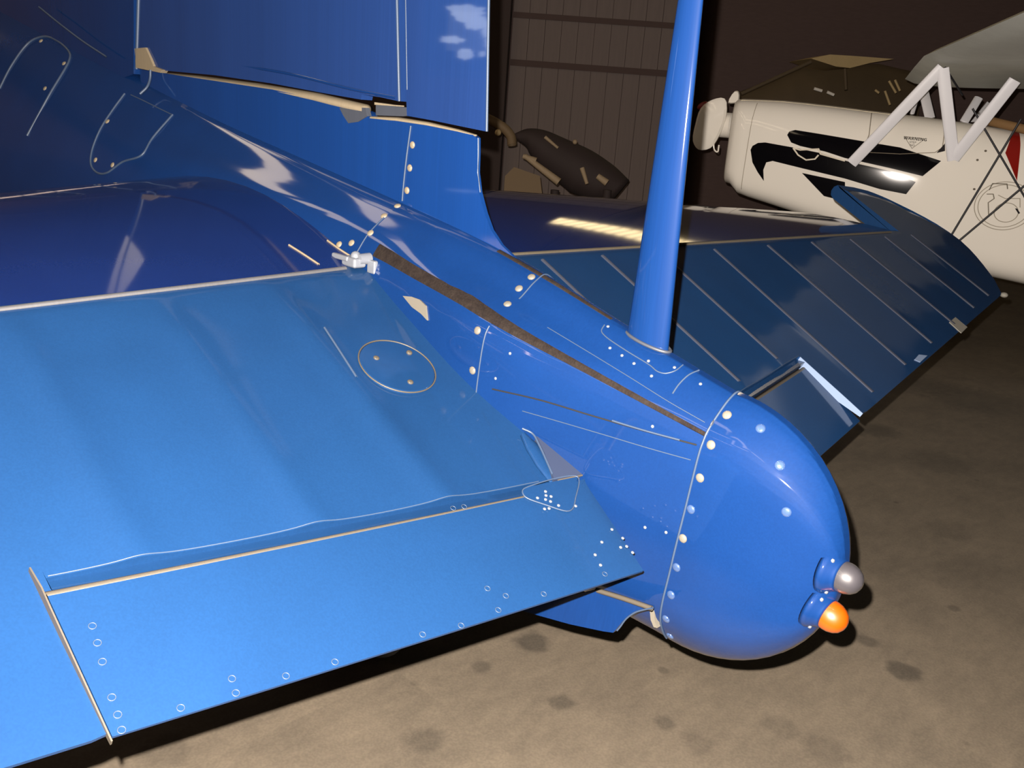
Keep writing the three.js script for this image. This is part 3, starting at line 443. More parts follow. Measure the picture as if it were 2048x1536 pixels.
// oval panel beads on the dark forward skin
fusLine('panel_outline', [[-1.3513,0.3058,0.0805,0.13,0.6665,0.734], [-1.3458,0.2524,0.1253,0.1133,0.6749,0.7291], [-1.3317,0.1913,0.1735,0.0772,0.5985,0.7974], [-1.312,0.1273,0.2098,0.0558,0.4632,0.8845], [-1.2835,0.0922,0.2249,0.0492,0.3753,0.9256], [-1.228,0.0739,0.2289,0.0415,0.2436,0.969], [-1.1694,0.0799,0.2243,0.0432,0.3085,0.9502], [-1.109,0.1166,0.2032,0.0586,0.4852,0.8725], [-1.0263,0.1459,0.179,0.0679,0.5493,0.8329], [-1.042,0.1907,0.1398,0.1001,0.7603,0.6419], [-1.0524,0.2607,0.0692,0.1303,0.6881,0.7139]], 0.0032, M.edge, plane);
fusLine('panel_bead', [[-1.3185,0.3045,0.0758,0.13,0.6665,0.734], [-1.2275,0.2898,0.073,0.1306,0.6665,0.734], [-1.1374,0.2743,0.0716,0.1294,0.6881,0.7139], [-1.0545,0.2605,0.0697,0.1303,0.6881,0.7139]], 0.0018, M.edge, plane);
fusLine('panel_outline', [[-2.1059,0.2807,0.2088,0.1157,0.4466,0.8872], [-2.1087,0.3666,0.1589,0.1327,0.5419,0.8299], [-2.1009,0.4493,0.0956,0.1438,0.6271,0.7655], [-2.0415,0.4717,0.0632,0.1516,0.6804,0.717], [-1.8305,0.4259,0.0622,0.15,0.6827,0.7151], [-1.7831,0.3977,0.0787,0.1366,0.6305,0.764], [-1.755,0.2791,0.1631,0.1107,0.5279,0.842], [-1.7744,0.1407,0.239,0.0813,0.4206,0.9036]], 0.004, M.edge, plane);
for (const p of [[-1.328,0.2209,0.1501,0.0958,0.6604,0.7448], [-1.2715,0.1084,0.2167,0.0485,0.4298,0.9016], [-1.1587,0.1044,0.2124,0.0493,0.4573,0.8879], [-1.8102,0.2981,0.1582,0.1203,0.5527,0.8247], [-1.8012,0.3847,0.0928,0.1413,0.6301,0.7635], [-2.0426,0.4567,0.0776,0.1516,0.6798,0.7175]]) stud('screw', SG, M.screw, plane, p.slice(0, 3), p.slice(3));

// ---- antenna mast
{
  const F0 = [0.6415,-0.0209,0], R0 = [0.7346,-0.0399,0], F1 = [0.6672,0.5568,0], R1 = [0.7164,0.5559,0], rings = [];
  for (let i = -1; i <= 9; i++) {
    const k = i / 6, a = V(lerp(F0[0], F1[0], k), lerp(F0[1], F1[1], k), 0), b = V(lerp(R0[0], R1[0], k), lerp(R0[1], R1[1], k), 0), c = b.clone().sub(a), th = c.length() * 0.20 * (1);
    rings.push(Array.from({ length: 28 }, (_, j) => { const q = j / 28 * Math.PI * 2, t = 0.5 - 0.5 * Math.cos(q); return a.clone().addScaledVector(c, t).add(V(0, 0, Math.sin(q) * th * (1.12 - 0.16 * t))); }));
  }
  ap('antenna_mast', skin(rings), M.paint, plane, 'tall tapered blue antenna mast');
  ap('mast_fillet', tube(Array.from({ length: 24 }, (_, j) => { const q = j / 24 * Math.PI * 2, t = 0.5 - 0.5 * Math.cos(q); return V(lerp(F0[0] - 0.004, R0[0] + 0.004, t), lerp(F0[1], R0[1], t) - 0.006, Math.sin(q) * 0.022); }), 0.0035, 60, 6, true), M.pale, plane);
}
// ---- tail lights
function tailLight(p, lensMat, label, tilt) {
  const root = new THREE.Group();
  const bez = new THREE.LatheGeometry([[0.0001, -0.02], [0.041, -0.02], [0.041, -0.012], [0.038, -0.007], [0.031, 0.001], [0.0285, 0.0055], [0.027, 0.009], [0.0001, 0.009]].map(a => new THREE.Vector2(...a)), 32);
  const dome = new THREE.LatheGeometry([[0.026, 0.007], [0.0265, 0.014], [0.0255, 0.022], [0.022, 0.031], [0.0165, 0.038], [0.0085, 0.0425], [0.0001, 0.044]].map(a => new THREE.Vector2(...a)), 32);
  const q = new THREE.Quaternion().setFromUnitVectors(V(0, 1, 0), V(Math.cos(tilt), Math.sin(tilt), 0.05).normalize());
  for (const g of [bez, dome]) { g.scale(1, 1, 1); g.applyQuaternion(q); g.translate(p[0], p[1], p[2]); }
  const b = ap('light_bezel', bez, M.paint, plane);
  ap('light_lens', dome, lensMat, b, label);
  for (const a of [0.6, 2.6, 4.6]) { const o = V(Math.cos(a) * 0.0345, -0.003, Math.sin(a) * 0.0345).applyQuaternion(q); stud('screw', SGs.clone().scale(0.55, 0.8, 0.55), M.bare, b, [p[0] + o.x, p[1] + o.y, p[2] + o.z], V(0, 1, 0).applyQuaternion(q).toArray()); }
}
M.lensWhite = new THREE.MeshPhysicalMaterial({ color: new THREE.Color().setRGB(0.030, 0.028, 0.032), roughness: 0.45, metalness: 0.0, clearcoat: 1, clearcoatRoughness: 0.05 });
M.lensOrange = new THREE.MeshPhysicalMaterial({ color: new THREE.Color().setRGB(0.26, 0.045, 0.0), roughness: 0.4, clearcoat: 1, clearcoatRoughness: 0.08 });
tailLight([1.125, -0.329, 0.012], M.lensWhite, 'clear silvery tail light lens', -0.02);
tailLight([1.115, -0.402, 0.014], M.lensOrange, 'orange tail light lens', -0.2);

// ---- tail wheel door and tail wheel
{
  const z0 = 0.12, out = [[0.5317,-0.6264,0.12], [0.725,-0.5016,0.12], [0.8524,-0.4811,0.12], [0.836,-0.492,0.12], [0.8154,-0.5081,0.12], [0.7976,-0.5305,0.12], [0.7864,-0.553,0.12], [0.7807,-0.5634,0.12], [0.7587,-0.5711,0.12], [0.6795,-0.5935,0.12], [0.5806,-0.616,0.12]].map(p => [p[0], p[1]]);
  const d = ap('wheel_door', plate(out, (u, v, o) => V(u, v, z0 + o + 0.05 * clamp((-0.50 - v) / 0.12, 0, 1) * 0.3), -0.004, 0.004), M.paint);
  ap('door_edge', tube([[1290,1219], [1270,1225]].length ? [[0.8562,-0.4771,0.126], [0.8399,-0.4879,0.126], [0.8201,-0.5032,0.127], [0.803,-0.5247,0.128], [0.7926,-0.5464,0.129], [0.7876,-0.556,0.13]].map(p => V(...p)) : [], 0.0018, 30), M.edge, d);
  ap('door_hinge', tube([[0.7267,-0.5022,0.122], [0.7913,-0.4905,0.122], [0.8517,-0.4817,0.122]].map(p => V(...p)), 0.005, 12), M.creamNear, d);
  const tw = [bar(V(-0.35, -0.56, 0), V(-0.12, -HY + 0.15, 0), 0.035, 0.028), bar(V(-0.12, -HY + 0.15, -0.06), V(-0.12, -HY + 0.15, 0.06), 0.018)];
  ap('tail_wheel_strut', mergeGeometries(tw), M.bare);
  ap('tail_wheel', new THREE.TorusGeometry(0.105, 0.045, 14, 32).translate(-0.12, -HY + 0.15, 0), M.rubber);
}
ap('end_frame', plate([[0.8175,-0.5166,0.07], [0.8272,-0.512,0.07], [0.8318,-0.5354,0.07], [0.8392,-0.5468,0.07], [0.8314,-0.5485,0.07], [0.8229,-0.5376,0.07]].map(p => [p[0], p[1]]), (u, v, o) => V(u, v, 0.07 + o), -0.006, 0.006), M.screwNear, cone, 'cream end frame at the foot of the cone seam');

// ---------------------------------------------------------------- the white biplane behind
const bip = thing('white_biplane', 'white biplane with black bands along its nose, behind the blue tail', 'airplane', [-2.132,0,-4.7395], 0.40838);
M.white = new THREE.MeshPhysicalMaterial({ color: new THREE.Color().setRGB(0.82, 0.78, 0.70), roughness: 0.8, specularIntensity: 0.08, clearcoat: 0.6, clearcoatRoughness: 0.06 });
M.wing = new THREE.MeshStandardMaterial({ color: new THREE.Color().setRGB(0.78, 0.80, 0.74), roughness: 0.7, map: paintMap });
M.strut = new THREE.MeshPhysicalMaterial({ color: new THREE.Color().setRGB(0.8, 0.8, 0.84), roughness: 0.4 });
M.wire = new THREE.MeshStandardMaterial({ color: new THREE.Color().setRGB(0.01, 0.01, 0.014), roughness: 0.5 });
{
  const topPx = [[-0.0228,1.609], [0.057,1.6354], [0.3407,1.644], [0.6192,1.6355], [0.9588,1.6152], [1.3191,1.5979], [1.6373,1.5757], [1.9162,1.5518]];
  const botPx = [[0.0964,1.0272], [0.1591,0.9626], [0.4848,0.8981], [0.9784,0.7792], [1.4873,0.652], [1.9343,0.5851], [2.114,0.5593]];
  topPx.push([topPx.at(-1)[0] + 2.6, topPx.at(-1)[1] - 0.4]); botPx.push([botPx.at(-1)[0] + 2.4, botPx.at(-1)[1] + 0.45]);
  const u0 = [0.0343,1.3429][0], u1 = topPx.at(-1)[0], rings = [], us = [0, 0.02, 0.06, 0.12, 0.2, 0.35, 0.5, 0.7, 0.9, 1.1, 1.3, 1.5, 1.7, 1.9, 2.1, 2.4, 2.8, 3.2, 3.7, 4.2].filter(u => u0 + u < u1 + 0.05);
  const waist = u => table([[0, 0.5], [0.02, 0.82], [0.06, 0.97], [0.14, 0.98], [0.3, 1], [9, 1]], u);
  for (const du of us) {
    const u = u0 + du, t = table(topPx, u), b = table(botPx, u), yc = (t + b) / 2, h = (t - b) / 2 * (0.86 + 0.14 * waist(du)), w = table([[0, 0.28], [0.3, 0.32], [1.5, 0.36], [2.5, 0.3], [4.5, 0.08]], du) * waist(du);
    rings.push(Array.from({ length: 40 }, (_, i) => { const q = i / 40 * Math.PI * 2, c = Math.cos(q), s = Math.sin(q), e = 2 / 3.6; return V(u, yc - 0.42 * h + Math.sign(s) * Math.abs(s) ** e * h * (s > 0 ? 1.42 : 0.58), Math.sign(c) * Math.abs(c) ** e * w); }));
  }
  // painted side: black bands, warning triangle, red flash, round badge
  const W = 2048, H = 1024, UA = u0 - 0.1, UB = u0 + 3.1, VA = 0.4, VB = 1.8, cv = document.createElement('canvas'); cv.width = W; cv.height = H; const g = cv.getContext('2d');
  const X = u => (u - UA) / (UB - UA) * W, Y = v => (VB - v) / (VB - VA) * H;
  g.fillStyle = '#ffffff'; g.fillRect(0, 0, W, H);
  const path = pts => { g.beginPath(); pts.forEach(([u, v], i) => i ? g.lineTo(X(u), Y(v)) : g.moveTo(X(u), Y(v))); };
  const fill = (pts, c) => { g.fillStyle = c; path(pts); g.closePath(); g.fill(); };
  const line = (pts, w, c) => { g.strokeStyle = c; g.lineWidth = w; g.lineJoin = 'round'; path(pts); g.stroke(); };
  const K = '#08070c';
  // upper band
  fill([[0.4554,1.4112], [0.465,1.4353], [0.5031,1.4483], [0.6708,1.435], [0.9989,1.4059], [1.1906,1.3895], [1.4552,1.3255], [1.3621,1.2198], [1.1531,1.2525], [0.8582,1.2919], [0.7223,1.3232], [0.5529,1.3455], [0.4897,1.3637]], K);
  // lower hooked band
  fill([[0.2211,1.2903], [0.2308,1.3185], [0.2653,1.3418], [0.3156,1.3493], [0.4878,1.3333], [0.6914,1.3105], [0.8946,1.2686], [1.1567,1.2331], [1.3268,1.1771], [1.2831,1.0937], [1.1155,1.1099], [0.8813,1.1572], [0.6105,1.1956], [0.3851,1.2295], [0.3427,1.2154], [0.33,1.1627], [0.3447,1.0881], [0.295,1.1422], [0.2472,1.2068]], K);
  // bottom wedge
  fill([[0.5949,1.167], [0.8853,1.134], [0.903,1.031], [0.8329,1.017], [0.7649,1.027]], K);
  line([[0.5087,1.3284], [0.5572,1.3191], [0.6773,1.336], [0.6958,1.3042], [0.8616,1.2722]], 7, '#f4f0e6');
  line([[0.5087,1.3284], [0.5492,1.2847], [0.6074,1.2562], [0.6653,1.2681], [0.6838,1.2965]], 7, '#f4f0e6');
  // panel joints
  line([[0.2083,1.6096], [0.1983,1.4919], [0.1919,1.0102]], 2, '#8f877a'); line([[0.9742,1.5979], [0.9841,1.4535], [0.9703,1.3872]], 3, '#7d766c');
  line([[1.0103,1.3415], [1.1983,1.348], [1.4089,1.3759], [1.4476,1.4112], [1.4442,1.4903], [1.42,1.5986]], 3, '#8f877a');
  fill([[1.4185,1.3736], [1.4667,1.3905], [1.4575,1.4375]], '#2c2a2e');
  // warning triangle
  const wt = [[1.2052,1.4615], [1.3325,1.4558], [1.2652,1.3893]]; line([...wt, wt[0]], 2, '#8d8880');
  g.fillStyle = '#3c3a3a'; g.font = 'bold 19px sans-serif'; g.textAlign = 'center'; { const m = [1.2745,1.4543]; g.save(); g.translate(X(m[0]), Y(m[1]) + 8); g.rotate(0.02); g.fillText('WARNING', 0, 0); g.restore(); const n = [1.2635,1.431]; g.font = '13px sans-serif'; g.fillText('STEP', X(n[0]), Y(n[1]) + 6); g.fillText('NO', X(n[0]), Y(n[1]) + 20); }
  // red flash by the cockpit
  fill([[1.8246,1.4088], [1.8493,1.5381], [1.8925,1.5507], [1.905,1.4654], [1.9237,1.2418]], '#8e1a14');
  // round badge, faded
  const bc = [1.8822,1.0779], px = (UB - UA) / W; g.strokeStyle = '#a9a49a'; g.lineWidth = 3; for (const r of [66, 58]) { g.beginPath(); g.arc(X(bc[0]), Y(bc[1]), r * 1.7, 0, 7); g.stroke(); }
  line([[1.7746,1.1696], [1.7864,1.2124], [1.8706,1.2175], [1.88,1.1866]], 4, '#77736c'); line([[1.7652,1.1429], [1.803,1.1468], [1.8146,1.1191], [1.785,1.0901], [1.8042,1.0111]], 4, '#8a867e');
  line([[1.8332,1.1435], [1.8781,1.1257], [1.9639,1.1346], [1.9759,1.0783]], 3, '#a9a49a'); g.beginPath(); g.arc(X([1.9024,1.0381][0]), Y([1.9024,1.0381][1]), 45, 0, 7); g.stroke();
  fill([[1.9487,1.0689], [1.9601,1.0701], [1.9833,1.0437], [1.9761,1.0365]], '#26242a');
  for (const [u, v] of [[1.7072,1.4112], [1.6857,1.1671], [1.6693,1.351]]) { g.fillStyle = '#6d675f'; g.beginPath(); g.arc(X(u), Y(v), 5, 0, 7); g.fill(); }
  const tx = new THREE.CanvasTexture(cv); tx.colorSpace = THREE.SRGBColorSpace; tx.wrapS = tx.wrapT = THREE.ClampToEdgeWrapping;
  M.livery = M.white.clone(); M.livery.map = tx;
  const body = part('fuselage', skin(rings, { uv: p => [clamp((p.x - UA) / (UB - UA), 0.001, 0.999), clamp((p.y - VA) / (VB - VA), 0.001, 0.999)], crease: 0.9 }), M.livery, bip);
  // propeller and spinner
  const hub = [-0.0359,1.4415], hz = 0; const P = (x, y, z) => V(x, y, z);
  const paddle = (pts, z0, z1) => skin([[0.86, z0], [1, lerp(z0, z1, 0.25)], [1, lerp(z0, z1, 0.75)], [0.86, z1]].map(([k, z]) => { const cx = pts.reduce((a, p) => a + p[0], 0) / pts.length, cy = pts.reduce((a, p) => a + p[1], 0) / pts.length; return cr(pts.map(([x, y]) => V(cx + (x - cx) * k, cy + (y - cy) * k, z)), 3, true).slice(0, -1); }), { crease: 0.7 });
  const prop = part('propeller', paddle([[-0.1997,1.5489], [-0.1275,1.6099], [-0.0392,1.6262], [-0.0099,1.5203], [-0.0372,1.3775], [-0.0925,1.2731], [-0.179,1.255], [-0.2275,1.3121], [-0.225,1.4339]], 0.06, 0.12), M.white, bip, 'off-white propeller');
  part('blade', paddle([[-0.0399,1.5997], [-0.0007,1.6876], [0.0293,1.6824], [0.0322,1.6117]], -0.14, -0.08), M.white, prop);
  part('tie_cord', tube([[-0.0765,1.3174], [-0.0614,1.2614], [-0.0377,1.2491], [-0.0337,1.2995]].map(p => V(p[0], p[1], 0.1)), 0.006, 20), M.white, prop);
  part('spinner', new THREE.LatheGeometry([[0.0001, 0.09], [0.05, 0.08], [0.08, 0.05], [0.09, 0.0], [0.09, -0.08]].map(a => new THREE.Vector2(...a)), 24).rotateZ(Math.PI / 2).translate(hub[0] - 0.03, hub[1], 0), M.white, prop);
  part('blade_tip', new THREE.SphereGeometry(0.05, 14, 10).scale(0.9, 0.5, 0.5).rotateZ(0.5).translate([-0.1947,1.5668][0], [-0.1947,1.5668][1], 0.06), new THREE.MeshStandardMaterial({ color: new THREE.Color().setRGB(0.25, 0.03, 0.03), roughness: 0.5 }), prop);
  // upper wing
  const LEf = [1.1538,1.8595], LEn = [1.2241,1.955], LEo = [1.5123,1.9973], TEf = [1.9684,1.7192];
  const wr = []; for (const [le, n] of [[[LEf[0], LEf[1]], -0.5], [[lerp(LEf[0], LEn[0], 0.5), lerp(LEf[1], LEn[1], 0.55)], 0.0], [[LEn[0], LEn[1]], 0.5], [[LEo[0], LEo[1]], 2.6]]) {
    const ch = 0.95, r = []; for (let i = 0; i <= 14; i++) { const t = i / 14; r.push(V(le[0] + ch * t, le[1] + 0.10 * Math.sqrt(t) * (1 - t) * 1.8, n)); } for (let i = 13; i >= 1; i--) { const t = i / 14; r.push(V(le[0] + ch * t, le[1] - 0.035 * Math.sin(Math.PI * Math.sqrt(t)) - 0.012 * t, n)); } wr.push(r);
  }
  part('upper_wing', skin(wr, { crease: 0.8 }), M.wing, bip, 'pale upper wing');
  for (const [a, az, b, bz, c] of [[[1.3437,1.8931], 0.5, [0.9065,1.2607], 0.36, 0.075], [[1.3449,1.8872], 0.5, [1.5254,1.3394], 0.37, 0.075], [[1.7642,1.8437], 0.5, [1.5242,1.3456], 0.37, 0.075], [[1.2882,1.798], -0.5, [1.3649,1.5977], -0.3, 0.07], [[1.2639,1.7825], -0.5, [1.2414,1.6162], -0.3, 0.03], [[1.6658,1.7602], -0.5, [1.5897,1.587], -0.3, 0.06]])
    part('cabane_strut', streamStrut(V(a[0], a[1], az), V(b[0], b[1], bz), c, 0.03, V(1, 0, 0)), M.strut, bip);
  for (const [a, az, b, bz] of [[[1.5688,1.6635], 0.42, [2.0176,1.0991], 0.42], [[1.8452,1.6191], 0.5, [1.5873,0.846], 0.5], [[1.9734,1.2552], 0.5, [1.6408,0.8329], 0.5], [[1.359,1.895], 0.48, [1.5034,1.7449], 0.3]])
    part('bracing_wire', bar(V(a[0], a[1], az), V(b[0], b[1], bz), 0.0065, 0.0065, 8), M.wire, bip);
  // open cockpit: leather coaming and dark well
  const ck = [1.8245,1.5576], leather = new THREE.MeshStandardMaterial({ color: new THREE.Color().setRGB(0.20, 0.11, 0.04), roughness: 0.8 });
  part('cockpit_coaming', tube(Array.from({ length: 20 }, (_, i) => { const q = i / 10 * Math.PI; return V(ck[0] + 0.12 + Math.cos(q) * 0.28, ck[1] + 0.0 - 0.05 * Math.cos(q), Math.sin(q) * 0.22); }), 0.03, 60, 8, true), leather, bip);
  part('headrest', new RoundedBoxGeometry(0.12, 0.14, 0.2, 3, 0.04).translate(ck[0] + 0.36, ck[1] + 0.02, 0), leather, bip);
  part('windscreen', plate([[-0.18, 0], [0.18, 0], [0.12, 0.14], [-0.12, 0.14]], (a, b, o) => V(ck[0] - 0.2 + b * 0.5 + o, ck[1] + b + 0.03, a), -0.003, 0.003), new THREE.MeshPhysicalMaterial({ color: 0xffffff, transmission: 1, thickness: 0, roughness: 0.05 }), bip);
  // lower wing stub, gear and tail wheel keep it standing on the floor
  const lw = []; for (const n of [-2.4, -0.3, 0.3]) { const r = []; for (let i = 0; i <= 10; i++) { const t = i / 10; r.push(V(u0 + 0.75 + 0.85 * t, 0.72 + 0.05 * Math.sqrt(t) * (1 - t) * 2, n)); } for (let i = 9; i >= 1; i--) { const t = i / 10; r.push(V(u0 + 0.75 + 0.85 * t, 0.70 - 0.01 * t, n)); } lw.push(r); }
  part('lower_wing', skin(lw, { crease: 0.8 }), M.white, bip);
  for (const s of [-1, 1]) { part('gear_leg', streamStrut(V(u0 + 0.6, 0.85, s * 0.22), V(u0 + 0.55, 0.22, s * 0.6), 0.07, 0.03, V(1, 0, 0)), M.white, bip); part('wheel', new THREE.TorusGeometry(0.15, 0.065, 12, 28).translate(u0 + 0.55, 0.215, s * 0.64), M.rubber, bip); }
  part('tail_wheel', new THREE.TorusGeometry(0.06, 0.03, 10, 20).translate(u1 - 0.2, 0.09, 0), M.rubber, bip); part('tail_spring', bar(V(u1 - 0.5, 0.95, 0), V(u1 - 0.2, 0.1, 0), 0.02), M.bare, bip);
}

// ---------------------------------------------------------------- dim shapes at the back of the hangar
const toW = a => V(...a);
{ // olive warbird far behind the white nose: hump-backed body, a tan wing end, struts
  const P = [[-4.2154,1.8066,-8.4734], [-4.001,1.9534,-8.7382], [-3.781,2.1575,-9.0327], [-3.478,2.2111,-9.3416], [-3.1102,2.2598,-9.7095], [-2.7537,2.1938,-10.0179]].map(toW), base = [-4.0989,1.3753,-8.3999][1];
  const o = thing('far_airplane', 'dim olive airplane with a tan wing end, far behind the white nose', 'airplane', [P[2].x, 0, P[2].z]);
  const off = V(P[2].x, 0, P[2].z), q = V(0, 0, 0), loc = p => p.clone().sub(off), back = camera.getWorldDirection(V()).setY(0).normalize();
  M.olive = new THREE.MeshStandardMaterial({ color: new THREE.Color().setRGB(0.12, 0.085, 0.045), roughness: 0.7, map: paintMap });
  M.tan = new THREE.MeshStandardMaterial({ color: new THREE.Color().setRGB(0.6, 0.45, 0.22), roughness: 0.7, map: paintMap });
  const rings = P.map((p, i) => Array.from({ length: 18 }, (_, k) => { const a = k / 9 * Math.PI, c = loc(p), y0 = 0.75, y1 = c.y, w = [0.2, 0.4, 0.5, 0.5, 0.5, 0.4][i]; return V(c.x, (y0 + y1) / 2 + Math.sin(a) * (y1 - y0) / 2, c.z).addScaledVector(back, 0.6 + Math.cos(a) * w); }));
  part('fuselage', skin(rings, { crease: 0.9 }), M.olive, o);
  const W = [[-3.5008,2.1765,-8.4417], [-3.3643,2.2332,-8.5946], [-3.1658,2.2373,-8.7838], [-2.8542,2.2369,-9.0777], [-3.0295,2.1762,-8.8864], [-3.1708,2.1082,-8.7241], [-3.2839,2.1128,-8.6193]].map(a => loc(toW(a)));
  const c = V(); W.forEach(p => c.add(p)); c.divideScalar(W.length);
  part('wing_end', skin([W.map(p => p.clone()), W.map(p => p.clone().addScaledVector(back, 0.9))], { crease: 0.6 }), M.tan, o, 'tan wing end');
  for (const [a, b, w] of [[[-3.2069,2.0938,-8.6839], [-3.14,1.8755,-8.6542], 0.018], [[-3.9449,1.7508,-7.8413], [-3.4909,2.14,-8.4354], 0.02]]) part('strut', bar(loc(toW(a)), loc(toW(b)), w), M.olive, o);
  for (const [a, b] of [[[-3.3425,1.8622,-8.3134], [-3.274,1.8427,-8.3698]], [[-3.2327,1.8363,-8.406], [-3.1705,1.8107,-8.4539]]]) part('pale_marking', bar(loc(toW(a)), loc(toW(b)), 0.016), M.white, o);
  for (const [a, b] of [[[-2.7862,1.9984,-8.8964], [-2.6989,1.8799,-8.9285]], [[-2.7429,2.0134,-8.9438], [-2.6737,1.9037,-8.9624]], [[-2.7891,1.8919,-8.8484], [-2.7116,1.7513,-8.8617]], [[-2.8689,1.8944,-8.7742], [-2.8297,1.8666,-8.7993]]]) part('engine_fin', bar(loc(toW(a)), loc(toW(b)), 0.013), M.tan, o);
  for (const k of [-1, 1]) { const p = loc(P[3]).addScaledVector(back, 0.6 + k * 0.45); part('gear_leg', bar(V(p.x, 0.9, p.z), V(p.x, 0.3, p.z), 0.05), M.olive, o); part('wheel', new THREE.TorusGeometry(0.22, 0.09, 12, 24).translate(p.x, 0.31, p.z), M.rubber, o); }
}
{ // dark machine seen under the rudder: black wheel spat and tan struts
  const D0 = 8.2, at0 = toW([-3.9277,0.981,-4.9391]), o = thing('dark_airplane', 'dark airplane nose with pale tan struts in the shadows between rudder and mast', 'airplane', [at0.x, 0, at0.z]);
  const off = V(at0.x, 0, at0.z), loc = a => toW(a).sub(off);
  M.murk = new THREE.MeshStandardMaterial({ color: new THREE.Color().setRGB(0.035, 0.022, 0.02), roughness: 0.8, map: paintMap });
  M.buff = new THREE.MeshStandardMaterial({ color: new THREE.Color().setRGB(0.34, 0.25, 0.15), roughness: 0.7, map: paintMap });
  const raw = [[[-4.5757,1.2033,-4.9978], 0.03], [[-4.4994,1.2387,-5.0848], 0.11], [[-4.3943,1.2309,-5.1808], 0.15], [[-4.2196,1.1565,-5.314], 0.19], [[-4.0234,1.0658,-5.4606], 0.22], [[-3.8367,0.9465,-5.5861], 0.20], [[-3.7061,0.8445,-5.666], 0.13]].map(([p, r]) => [loc(p), r]);
  const lc = cr(raw.map(a => a[0]), 4), line = lc.map((p, i) => { const k = i / 4, f = Math.min(raw.length - 2, Math.floor(k)); return [p, lerp(raw[f][1], raw[f + 1][1], k - f)]; });
  part('cowling', skin(line.map(([p, r], i) => { const a = line[Math.max(0, i - 1)][0], b = line[Math.min(line.length - 1, i + 1)][0], t = b.clone().sub(a).normalize(), u = V(0, 1, 0).addScaledVector(t, -t.y).normalize(), w = t.clone().cross(u); return Array.from({ length: 16 }, (_, k) => { const q = k / 8 * Math.PI; return p.clone().addScaledVector(u, Math.cos(q) * r - r * 0.8).addScaledVector(w, Math.sin(q) * r); }); })), M.murk, o);
  for (const [a, b, r0, r1] of [[[-4.0296,1.0466,-4.5829], [-3.7596,0.8511,-4.7547], 0.022, 0.035], [[-4.042,1.0454,-4.5707], [-3.9499,1.0119,-4.6434], 0.02, 0.03], [[-3.6481,0.9825,-4.9158], [-3.5809,0.8521,-4.9237], 0.022, 0.016], [[-3.5337,0.9255,-4.9996], [-3.4588,0.8731,-5.0479], 0.026, 0.032], [[-4.088,1.2108,-4.8856], [-3.9797,1.1251,-4.9513], 0.016, 0.012]]) part('strut', bar(loc(a), loc(b), r0, r1), M.buff, o);
  part('tail_boom', tube([[-4.6581,1.3311,-4.6864], [-4.581,1.2939,-4.7434], [-4.508,1.2473,-4.7925], [-4.4499,1.1812,-4.8192], [-4.4245,1.1118,-4.8137]].map(loc), 0.045, 24, 10), M.murk2 = new THREE.MeshStandardMaterial({ color: new THREE.Color().setRGB(0.15, 0.10, 0.05), roughness: 0.7 }), o);
  part('lamp_glass', new THREE.SphereGeometry(0.03, 12, 8).translate(...loc([-4.4717,1.2154,-4.6692]).toArray()), M.tan, o);
  part('lamp_glass', new THREE.SphereGeometry(0.022, 12, 8).translate(...loc([-3.8852,1.1875,-5.067]).toArray()), M.buff, o);
  part('ground_cover', skin([[[-4.1809,0.8592,-4.5043], [-4.1448,0.941,-4.5732], [-3.9605,0.8816,-4.7219], [-3.8578,0.5968,-4.6977], [-4.1191,0.5702,-4.4398]].map(loc), [[-4.6079,0.7936,-4.937], [-4.5642,0.8633,-5.008], [-4.3712,0.8176,-5.1707], [-4.2779,0.5753,-5.1556], [-4.5586,0.5468,-4.8786]].map(loc)], { crease: 0.5 }), M.murk2, o);
  for (const [a, r] of [[[-3.9695,0.7549,-4.9474], 0.05], [[-3.6308,0.7893,-5.2818], 0.05]]) { const p = loc(a); part('gear_leg', bar(V(p.x, 0.2, p.z), V(p.x, p.y, p.z), 0.04), M.murk, o); part('wheel', new THREE.TorusGeometry(0.19, 0.08, 12, 24).translate(p.x, 0.27, p.z), M.rubber, o); }
}
// ---------------------------------------------------------------- lamps: warm tubes under the roof, added fill lamps at the left, a strip high on the back wall
M.housing = new THREE.MeshStandardMaterial({ color: new THREE.Color().setRGB(0.3, 0.28, 0.25), roughness: 0.6 });
function ceilingLight(x, z, len, wid, level, col, label) {
  const c = room(x, 6.55, z), o = thing('ceiling_light', label, 'lamp', c.toArray(), yaw, 'warm tube lamps under the hangar roof');
  part('housing', new RoundedBoxGeometry(wid + 0.08, 0.08, len + 0.08, 2, 0.02).translate(0, 0.055, 0), M.housing, o);
  part('diffuser', new THREE.BoxGeometry(wid, 0.02, len), new THREE.MeshStandardMaterial({ color: 0x000000, emissive: new THREE.Color(...col), emissiveIntensity: level, roughness: 0.6 }), o);
  for (const k of [-1, 1]) part('hanger', bar(V(0, 0.09, k * len * 0.4), V(0, 0.45, k * len * 0.4), 0.008), M.housing, o);
  const L = new THREE.RectAreaLight(new THREE.Color(...col), level, wid, len); L.position.set(c.x, 6.53, c.z); 
  L.lookAt(c.x, 0, c.z); L.rotation.set(-Math.PI / 2, 0, 0); L.rotation.order = 'YXZ'; L.rotation.y = yaw; L.rotation.x = -Math.PI / 2; scene.add(L);
}
const ORD = ['first', 'second', 'third', 'fourth', 'fifth'];
for (let i = 0; i < 5; i++) for (const [x, z0] of [[-5.6, -6.2], [-4.0, -5.2]]) ceilingLight(x, z0 + i * 2.5, 2.1, 0.5, 2.2, [1, 0.80, 0.56], `long warm tube lamp under the roof, ${ORD[i]} of the ${x < -5 ? 'left' : 'right'} row from the back wall`);
ceilingLight(-11.6, -9.5, 3.4, 0.6, 5, [1, 0.72, 0.55], 'added unseen fill lamp in the far left corner of the hangar roof');  // added to light the wall that the paint reflects
